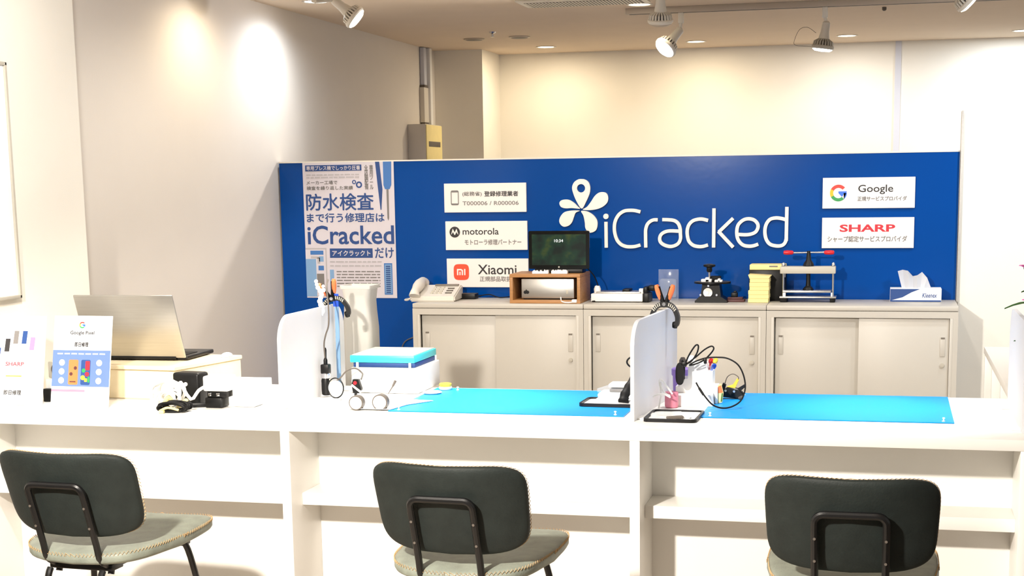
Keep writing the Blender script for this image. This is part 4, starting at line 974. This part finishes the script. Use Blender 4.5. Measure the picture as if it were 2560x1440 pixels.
b = BM(); bx(b, -0.03, 0.05, -0.03, 0.04, 0.001, 0.010, 0.002); obj('dark_insert', b, 'lampdark', t)
t = thing('glasses_case', 'flat white case under the clear pack on left mat', 'case', (-0.872, 4.915, Z0+0.0045))
b = BM(); bx(b, -0.072, 0.06, -0.05, 0.05, 0.0, 0.0155, 0.006, 3); obj('shell', b, 'white', t)
t = thing('black_hand_strap', 'black ribbed grip leaning on the central divider', 'tool', (-0.795, 4.72, Z0+0.012), math.radians(0))
b = BM(); tube(b, [(-0.030,-0.03,0.006),(-0.026,-0.01,0.03),(-0.012,0.02,0.062),(0.006,0.04,0.092),(0.014,0.045,0.098)], lambda s: 0.017 - 0.006*s + 0.0012*math.sin(s*34), 14, 8); obj('body', b, 'black_rub', t)
b = BM(); tube(b, [(-0.008,-0.03,0.020),(0.004,-0.01,0.042),(0.012,0.01,0.056)], 0.005, 10, 5); obj('tube', b, 'white', t)
b = BM(); cone(b, (0.008,0.022,0.092), (0.008,0.027,0.092), 0.003, n=10); obj('screw', b, 'chrome', t)
b = BM(); tube(b, [(-0.735,4.80,0.860),(-0.775,4.76,0.856),(-0.806,4.75,0.864),(-0.822,4.75,0.878),(-0.818,4.75,0.892),(-0.800,4.76,0.900),(-0.765,4.79,0.896),(-0.740,4.81,0.88)], 0.0028, 8, 6)
tag(obj('cable_loop', b, 'black_rub'), 'loop of black cable poking out left of the central divider', 'cable')

# ---- stepped white holder with pens, cup, round black case and coiled cable
t = thing('stepped_holder', 'stepped white desk holder with pen slots right of the central divider', 'holder', (-0.608, 4.80, Z0))
b = BM()
prism(b, [(-0.055,0.0),(0.073,0.0),(0.073,0.060),(0.058,0.060),(0.058,0.108),(0.040,0.108),(0.036,0.134),(-0.022,0.130),(-0.022,0.083),(-0.048,0.083),(-0.048,0.058),(-0.062,0.058),(-0.062,0.0)], 0.0, 0.075, 'y')
prism(b, [(-0.062,0.0),(0.066,0.0),(0.060,0.040),(-0.056,0.036)], -0.06, 0.0, 'y')
obj('body', b, 'white', t)
b = BM(); bx(b, 0.036, 0.060, 0.02, 0.06, 0.106, 0.122, 0.002); obj('pen_cup', b, 'clear', t)
PENS = [('red', 'redp', (0.040,0.045,0.10), (0.048,0.05,0.142), 'pen with a red cap in the white stepped holder'),
        ('yellow', 'yellow', (0.046,0.035,0.10), (0.065,0.04,0.144), 'pen with a yellow cap in the white stepped holder'),
        ('blue', 'bluep', (0.050,0.03,0.108), (0.062,0.03,0.126), 'short pen with a blue cap in the white stepped holder')]
for nm, m, p0, p1, lab in PENS:
    t = thing('pen', lab, 'pen', (-0.608, 4.80, Z0), 0, 'pens in the stepped holder')
    d = (Vector(p1)-Vector(p0)).normalized()
    b = BM(); cone(b, p0, Vector(p1)-d*0.014, 0.0035, n=10); obj('barrel', b, 'black' if nm == 'yellow' else m, t)
    b = BM(); lathe(b, [(0.004,0.0),(0.0075,0.003),(0.0078,0.012),(0.004,0.018)], Vector(p1)-d*0.014, d, 14); obj('cap', b, m, t)
t = thing('earphone_case', 'upright black oval case in the white holder, left of the cable', 'case', (-0.640, 4.745, Z0+0.055))
b = BM(); prism(b, [(0.0135*math.copysign(abs(math.cos(a))**0.7,math.cos(a))-0.008, 0.052+0.036*math.copysign(abs(math.sin(a))**0.8,math.sin(a))) for a in [2*PI*i/32 for i in range(32)]], -0.012, 0.010, 'y')
bmesh.ops.bevel(b, geom=[e for e in b.edges if abs(e.verts[0].co.y-e.verts[1].co.y) < 1e-5], offset=0.004, segments=3, affect='EDGES')
obj('body', b, 'black_rub', t)
t = thing('lilac_cup', 'lilac plastic cup between divider and white holder', 'cup', (-0.668, 4.90, Z0+0.001))
b = BM(); lathe(b, [(0.022,0.0),(0.024,0.02),(0.026,0.085)], n=28); obj('body', b, 'lilac', t)
b = BM(); lathe(b, [(0.028,0.080),(0.030,0.084),(0.030,0.102),(0.026,0.106)], n=28); obj('lid', b, 'lilac', t)
t = thing('black_bottle', 'small black capped bottle behind the lilac cup', 'bottle', (-0.672, 4.985, Z0))
b = BM(); lathe(b, [(0.013,0.0),(0.015,0.01),(0.015,0.09),(0.012,0.10)], n=20); obj('body', b, 'black', t)
b = BM(); lathe(b, [(0.011,0.10),(0.013,0.102),(0.012,0.122),(0.006,0.132)], n=20); obj('cap', b, 'lampdark', t)
t = thing('pink_tape_roll', 'pink roll behind the white wires near the divider foot', 'tape', (-0.672, 4.72, Z0+0.001))
b = BM(); lathe(b, [(0.020,0.0),(0.022,0.004),(0.022,0.046),(0.020,0.05)], n=28); obj('body', b, 'pink', t)
b = BM()
tube(b, [(-0.705,4.66,0.745),(-0.698,4.66,0.79),(-0.703,4.66,0.83),(-0.697,4.66,0.838),(-0.680,4.67,0.815),(-0.664,4.68,0.79)], 0.0028, 8, 6)
tube(b, [(-0.720,4.64,0.785),(-0.705,4.64,0.793),(-0.685,4.65,0.792),(-0.668,4.66,0.782)], 0.0030, 8, 6)
tube(b, [(-0.700,4.66,0.83),(-0.690,4.66,0.80),(-0.672,4.68,0.785)], 0.0026, 8, 6)
tag(obj('earphone_wires', b, 'white'), 'thin white wires standing in a loop beside the central divider', 'wire')
t = thing('cable_bundle', 'black cable tied in a bow, one long loop hanging over the mat', 'cable', (-0.608, 4.745, Z0))
def L_(pts): return [(x+0.608, 0.0 + dy, z-Z0) for x, z, dy in pts]
b = BM(); tube(b, L_([(-0.632,0.880,0),(-0.617,0.912,-.004),(-0.598,0.940,-.006),(-0.589,0.938,-.004),(-0.594,0.915,0),(-0.612,0.888,0.002),(-0.626,0.880,0),(-0.600,0.900,.002),(-0.570,0.926,.004),(-0.548,0.937,.006),(-0.541,0.928,.006),(-0.555,0.908,.004),(-0.575,0.890,.002),(-0.600,0.879,0),(-0.618,0.876,-.002),(-0.598,0.888,0),(-0.566,0.899,0),(-0.530,0.902,0),(-0.495,0.899,-.002),(-0.462,0.880,-.006),(-0.443,0.845,-.010),(-0.437,0.805,-.02),(-0.448,0.770,-.04),(-0.475,0.7525,-.06),(-0.505,0.7490,-.07),(-0.535,0.760,-.075),(-0.562,0.790,-.075),(-0.580,0.815,-.07),(-0.588,0.828,-.065)]), 0.0026, 8, 6)
obj('cable', b, 'black_rub', t)
b = BM(); tube(b, L_([(-0.563,0.790,-.075),(-0.578,0.812,-.072)]), 0.0042, 8, 2); tube(b, L_([(-0.636,0.83,0),(-0.635,0.87,0)]), 0.0036, 8, 2); obj('plug', b, 'black', t)
b = BM(); bx(b, -0.034, -0.018, -0.009, 0.009, 0.132, 0.146, 0.003); tube(b, L_([(-0.634,0.878,-.002),(-0.642,0.892,-.004)]), 0.004, 8, 2); obj('tie', b, 'black', t)
b = BM(); bx(b, 0.036, 0.046, -0.006, 0.006, 0.140, 0.158, 0.003); obj('end_clip', b, 'black', t)
t = thing('white_ball', 'small white ball behind the tied black cable', 'ball', (-0.624, 4.84, Z0+0.083))
b = BM(); lathe(b, [(0.006,0.0),(0.008,0.02),(0.010,0.046)], n=14); bmesh.ops.create_uvsphere(b, u_segments=18, v_segments=12, radius=0.013, matrix=Matrix.Translation((0,0,0.060))); obj('body', b, 'white', t)
t = thing('colour_card', 'colour-striped card leaning on the right of white holder', 'card', (-0.532, 4.80, Z0+0.004))
b = BM(); prism(b, [(0.0,0.0),(0.014,0.004),(0.018,0.035),(0.010,0.066),(0.0,0.060)], 0.0, 0.004, 'y'); obj('card', b, 'cream', t)
b = BM(); prism(b, [(0.001,0.034),(0.0165,0.036),(0.010,0.060),(0.001,0.056)], -0.0012, 0.0, 'y'); obj('red_stripe', b, 'orange', t)
b = BM(); prism(b, [(0.009,0.006),(0.0135,0.006),(0.0165,0.034),(0.012,0.034)], -0.0012, 0.0, 'y'); obj('green_stripe', b, 'leaf', t)
b = BM(); bx(b, -0.008, 0.0, -0.01, 0.01, 0.0, 0.055, 0.001); obj('holder', b, 'white', t)
# yellow and black gadget
t = thing('desk_vise', 'black clip vise with a yellow lever on the right mat', 'tool', (-0.492, 4.92, Z0+0.004))
b = BM(); prism(b, [(-0.040,0.006),(0.028,0.0),(0.034,0.018),(0.014,0.034),(-0.022,0.040),(-0.040,0.018)], -0.014, 0.014, 'y'); bmesh.ops.bevel(b, geom=b.edges[:], offset=0.003, segments=1, affect='EDGES'); obj('body', b, 'black', t)
b = BM(); prism(b, [(-0.044,0.030),(-0.036,0.052),(-0.026,0.046),(-0.032,0.022)], -0.008, 0.008, 'y'); prism(b, [(0.012,0.034),(0.034,0.048),(0.038,0.040),(0.018,0.022)], -0.008, 0.008, 'y'); obj('arm', b, 'black', t)
b = BM(); prism(b, [(-0.022,0.040),(-0.014,0.024),(0.002,0.030),(0.016,0.062),(0.010,0.068),(-0.004,0.046)], -0.010, 0.010, 'y'); obj('lever', b, 'yellow', t)
b = BM()
for x, z in ((-0.038,0.010),(-0.026,0.028),(0.002,0.026)): cone(b, (x,-0.018,z), (x,-0.013,z), 0.004, n=12)
obj('screw', b, 'chrome', t)
b = BM(); cone(b, (0.020,-0.02,0.004), (0.030,-0.03,0.010), 0.005, n=12); tube(b, [(-0.030,0,0.05),(-0.022,0,0.072),(-0.004,0,0.082),(0.014,0,0.072),(0.012,0,0.060)], 0.0016, 6, 5); obj('spring_wire', b, 'lampdark', t)

# ---- flowers at the right edge
t = thing('flower_pot', 'pink flowers in a white pot at the right end of the counter', 'plant', (0.545, 4.70, Z0))
b = BM(); lathe(b, [(0.055,0.0),(0.062,0.01),(0.078,0.16),(0.080,0.165),(0.074,0.165),(0.070,0.15)], n=36); obj('pot', b, 'pot', t)
b = BM(); lathe(b, [(0.071,0.140),(0.071,0.148)], n=30); obj('soil', b, 'brownmetal', t)
random.seed(21)
def leaf_bm(b, base, direction, L, wd):
    base = Vector(base); d = Vector(direction).normalized(); side = d.cross(Vector((0,0,1))).normalized(); up = side.cross(d)
    rows = []
    for i in range(7):
        s = i/6; hw = wd*math.sin(PI*min(max(s,0.03),0.985))**0.8*(1+0.18*math.sin(s*22)); c = base + d*L*s + Vector((0,0,-0.35*L*s*s))
        rows.append([tuple(c - side*hw + up*0.004), tuple(c), tuple(c + side*hw + up*0.004)])
    loft(b, rows, cap=False, closed=False)
LV = [((-0.06,-0.05,0.34),(-1.0,-0.3,0.34),0.165,0.019),((-0.06,-0.08,0.38),(-1.0,-0.4,0.45),0.125,0.018),((-0.04,-0.10,0.17),(-0.3,-1.0,0.9),0.15,0.028),((-0.05,0.0,0.17),(-1,0.1,0.95),0.17,0.030),((0.0,-0.05,0.17),(-0.3,-1,0.5),0.15,0.026),((0.03,0.03,0.17),(1,0.4,0.6),0.17,0.03),((0,0.05,0.17),(0,1,0.7),0.16,0.03),((-0.02,-0.02,0.2),(-0.35,-0.6,1.9),0.20,0.026),((0.02,-0.03,0.18),(0.8,-0.7,0.6),0.17,0.03)]
for base, dr, L, wd in LV:
    b = BM(); leaf_bm(b, base, dr, L, wd); bmesh.ops.solidify(b, geom=b.faces[:], thickness=0.0012); obj('leaf', b, 'leaf', t)
FL = [(-0.160,-0.10,0.456,0.016),(-0.150,-0.10,0.356,0.014),(0.0,0.0,0.44,0.030),(0.05,0.05,0.40,0.028),(-0.02,0.07,0.46,0.026),(0.06,-0.05,0.36,0.028)]
for x, y, z, r in FL:
    b = BM(); tube(b, [(x*0.1,y*0.1,0.15),(x*0.5,y*0.5,z*0.6),(x,y,z)], 0.0018, 6, 5); obj('stem', b, 'leaf', t)
    b = BM()
    for k in range(6):
        a = 2*PI*k/6; leaf_bm(b, (x,y,z), (math.cos(a), math.sin(a), 0.8), r*1.2, r*0.45)
    bmesh.ops.create_icosphere(b, subdivisions=1, radius=r*0.22, matrix=Matrix.Translation((x,y,z+0.004)))
    obj('blossom', b, 'petal', t, label='pink blossom')

# ================================================================ ON THE WALLS AND CEILING
t = thing('distribution_box', 'cream wall box with a dark slot in the left rear corner', 'electrical box', (-3.15, 9.95, 1.35))
b = BM(); bx(b, 0.0, 0.125, -0.30, 0.06, 0.0, 0.508, 0.003); obj('body', b, 'phone', t)
b = BM(); bx(b, 0.125, 0.131, -0.296, 0.056, 0.004, 0.504, 0.002); o = obj('front_cover', b, 'cream', t, label='pale yellow cover')
b = BM(); bx(b, 0.1305, 0.133, -0.25, 0.01, 0.36, 0.395, 0.001); obj('slot', b, 'lampdark', o)
t = thing('switch_box', 'narrow beige box on the conduit above the cream wall box', 'electrical box', (-3.15, 9.98, 1.88))
b = BM(); bx(b, 0.0, 0.035, -0.05, 0.05, 0.0, 0.235, 0.003); obj('body', b, 'phone', t)
b = BM(); bx(b, 0.0, 0.036, -0.04, 0.04, 0.235, 0.250, 0.002); bx(b, 0.006, 0.034, -0.04, 0.04, -0.018, 0.0, 0.002); obj('gland', b, 'lampdark', t)
t = thing('conduit', 'pale grey conduit rising to the ceiling in the rear left corner', 'conduit', (-3.15, 9.98, 2.132))
b = BM(); bx(b, 0.002, 0.032, -0.03, 0.03, 0.0, 0.25, 0.003); obj('duct', b, 'ductgrey', t)
b = BM(); bx(b, 0.0, 0.05, 0.05, 0.10, -0.6, 0.25, 0.003)
obj('duct_cover', b, 'white', t)

def downlight(x, y, glow, label, col, power, target=None, size=1.9):
    t = thing('ceiling_downlight', label, 'downlight', (x, y, CH), 0, 'round recessed ceiling lights')
    b = BM(); lathe(b, [(0.070,0.0),(0.070,-0.004),(0.058,-0.004),(0.055,0.0)], n=36, cap=False); obj('trim_ring', b, 'lampwhite', t)
    b = BM(); lathe(b, [(0.057,-0.0015),(0.057,-0.0005)], n=36); obj('lens', b, glow, t)
    if size > 2.65 and y > 10: disk_lamp('downlight_lamp', (x, y, CH-0.006), power*0.30, col)
    elif power: spot('downlight_lamp', (x, y, CH-0.03), target or (x, y, 0), power, col, size, 0.8, 0.05)
WARM2 = (1.0, 0.84, 0.60)
downlight(-2.337, 10.27, 'glow_w', 'round warm ceiling light nearest the rear column', WARM2, 26, (-2.337, 10.5, 0.9), 2.7)
downlight(-1.300, 10.26, 'glow_w', 'round warm ceiling light behind the lit track lamp', WARM2, 26, (-1.3, 10.5, 0.9), 2.7)
downlight(-0.305, 10.22, 'glow_w', 'round ceiling light beside the hanging silver track lamp', WHITE, 30, (-0.305, 10.5, 0.9), 2.7)
downlight(0.800, 10.29, 'glow_c', 'round white ceiling light at the far right edge', COOL, 60, (0.7, 10.5, 0.9), 2.7)
downlight(-1.316, 8.02, 'glow_w', 'round ceiling light beside the ceiling vent', WARM2, 22)
downlight(-2.860, 7.32, 'glow_c', 'round white ceiling light close to the left wall', COOL, 26, (-2.95, 7.32, 0), 2.95)
downlight(-2.860, 6.47, 'glow_w', 'round warm ceiling light close to the left wall', WARM2, 16, (-2.95, 6.47, 0), 2.95)
downlight(0.90, 8.6, 'glow_c', 'round white ceiling light over the right wall', COOL, 60, (0.9, 8.6, 0), 1.7)
downlight(0.75, 6.55, 'glow_c', 'round white fill light added out of view over the low shelf unit', COOL, 42, (0.85, 7.4, 0.7), 2.3)  # unseen lamp added to fill the shadow on the right wall
downlight(-1.3, 6.1, 'glow_w', 'round fill light added out of view over the staff aisle', WHITE, 48, (-1.3, 6.6, 0), 2.4)  # unseen lamp added as general light on panel and cabinets
downlight(-2.30, 5.75, 'glow_w', 'round fill light added out of view over the laptop end of the staff aisle', WHITE, 24, (-2.6, 5.9, 0.8), 2.4)  # unseen lamp added to lift the grey left wall
downlight(-0.30, 6.0, 'glow_w', 'round ceiling light over the staff aisle near the low shelf unit', WHITE, 30, (-0.3, 6.5, 0), 2.2)

for x, y, lab in ((-2.646, 9.535, 'flat beige ceiling disc nearer the left wall'), (-2.335, 9.50, 'flat grey ceiling disc beside the beige one')):
    t = thing('ceiling_disc', lab, 'ceiling fitting', (x, y, CH))
    b = BM(); lathe(b, [(0.068,0.0),(0.068,-0.005),(0.060,-0.008)], n=32); obj('cover', b, 'lensoff', t)
    b = BM(); lathe(b, [(0.054,-0.0085),(0.050,-0.010)], n=32); obj('centre', b, 'lampdark' if 'beige one' in lab else 'cabdark', t)
t = thing('sprinkler_head', 'tiny ceiling sprinkler above the two flat discs', 'sprinkler', (-2.42, 9.15, CH))
b = BM(); lathe(b, [(0.022,0.0),(0.020,-0.006),(0.006,-0.012),(0.005,-0.026),(0.012,-0.028),(0.012,-0.031)], n=20); obj('head', b, 'chrome', t)
t = thing('smoke_sensor', 'small grey stud on the ceiling right of the hanging lamp', 'ceiling fitting', (-0.06, 8.62, CH))
b = BM(); lathe(b, [(0.012,0.0),(0.012,-0.014),(0.006,-0.02)], n=16); obj('body', b, 'lampdark', t)
# vent
t = thing('ceiling_vent', 'long slatted air vent in the ceiling', 'air vent', (-1.60, 7.80, CH))
b = BM(); bx(b, -0.30, 0.36, -0.16, 0.125, -0.008, 0.0, 0.002); obj('frame', b, 'lampwhite', t)
b = BM(); bx(b, -0.27, 0.33, -0.09, 0.112, -0.0095, -0.007); obj('dark_slot', b, 'lampdark', t)
b = BM()
for i in range(34):
    x = -0.265 + i*0.0175; bx(b, x, x+0.007, -0.09, 0.112, -0.0105, -0.0092)
rot = obj('slats', b, 'lampwhite', t)
# track
t = thing('lighting_track', 'long beige lighting track on the ceiling', 'lighting track', (0.2, 8.20, CH))
b = BM(); bx(b, -1.62, 2.2, -0.018, 0.018, -0.032, 0.0, 0.002); obj('rail', b, 'lensoff', t)
b = BM(); bx(b, -1.60, 2.18, -0.006, 0.006, -0.034, -0.031); obj('groove', b, 'lampdark', t)
t = thing('lighting_track', 'second lighting track carrying the lamps cut by the top edge', 'lighting track', (-1.2, 6.95, CH))
b = BM(); bx(b, -1.75, 2.6, -0.018, 0.018, -0.032, 0.0, 0.002); obj('rail', b, 'lensoff', t)

def track_lamp(label, top, neck, aim, lens, sc_=1.0, body='lampwhite', metal='lampwhite', adl=0.055):
    """top: fixing point; neck: joint below it; the lamp head runs from the neck along aim"""
    t = thing('track_lamp', label, 'spotlight', top, 0, 'track spotlights')
    top = Vector(top); nk = Vector(neck) - top; d = Vector(aim).normalized()
    b = BM(); bx(b, -0.014, 0.014, -0.014, 0.014, -adl, 0.0, 0.003); obj('adaptor', b, 'lampwhite' if body != 'silver' else 'greymetal', t)
    b = BM(); tube(b, [(0,0,-adl+0.005), tuple(nk*0.6 + Vector((0,0,-0.02 if adl > 0.03 else -0.004))), tuple(nk)], 0.009, 10, 4); obj('stem', b, body, t)
    s = sc_
    b = BM(); lathe(b, [(0.010*s,-0.01*s),(0.021*s,0.0),(0.023*s,0.05*s),(0.030*s,0.085*s),(0.031*s,0.09*s)], nk, d, 24); obj('housing', b, body, t)
    b = BM()
    u, v = frame_of(d)
    for i in range(22):
        a = 2*PI*i/22; rad = u*math.cos(a) + v*math.sin(a); tn = d.cross(rad)
        q = [nk + d*h*s + rad*r*s for r, h in ((0.024,0.080),(0.052,0.098),(0.056,0.122),(0.046,0.122),(0.028,0.095))]
        loft(b, [[tuple(p - tn*0.0035*s) for p in q], [tuple(p + tn*0.0035*s) for p in q]])
    obj('cooling_fins', b, metal, t)
    b = BM(); lathe(b, [(0.026*s,0.084*s),(0.044*s,0.100*s),(0.046*s,0.120*s)], nk, d, 24); obj('core', b, 'lampdark', t)
    b = BM(); lathe(b, [(0.055*s,0.118*s),(0.060*s,0.122*s),(0.060*s,0.132*s),(0.054*s,0.138*s)], nk, d, 32); obj('rim', b, metal, t)
    b = BM(); lathe(b, [(0.053*s,0.134*s),(0.053*s,0.141*s),(0.040*s,0.149*s),(0.002,0.152*s)], nk, d, 32); obj('lens', b, lens, t)
    return t
track_lamp('glowing track lamp hanging above the logo, tilted toward the counter', (-1.12,8.20,CH-0.033), (-1.125,8.20,2.262), (-0.50,-0.50,-0.70), 'glow_c', 1.05)
t = track_lamp('silver track lamp hanging straight down, lit at the bottom', (-0.36,8.20,CH-0.033), (-0.352,8.20,2.272), (-0.14,0.05,-1.0), 'glow_c', 0.98, 'lampwhite', 'greymetal')
b = BM(); tube(b, [(-0.045,0,-0.13),(-0.09,0.0,-0.10),(-0.13,0,-0.11),(-0.155,0,-0.16),(-0.15,0,-0.19),(-0.06,0,-0.20)], 0.0012, 6, 6); obj('safety_wire', b, 'lampdark', t)
track_lamp('white track lamp cut by the top edge beside the vent', (-1.05,6.95,CH-0.033), (-1.060,7.06,2.322), (-0.04,0.25,-0.90), 'lensoff', 1.0, adl=0.02)
track_lamp('white track lamp with lit fins near the left wall', (-2.72,6.95,CH-0.033), (-2.655,7.04,2.350), (0.72,0.15,-0.62), 'glow_w', 1.0, adl=0.02)
track_lamp('track lamp showing only its fins at the top right edge', (0.16,6.95,CH-0.033), (0.215,7.03,2.315), (0.62,0.15,-0.55), 'glow_w', 1.0, adl=0.02)
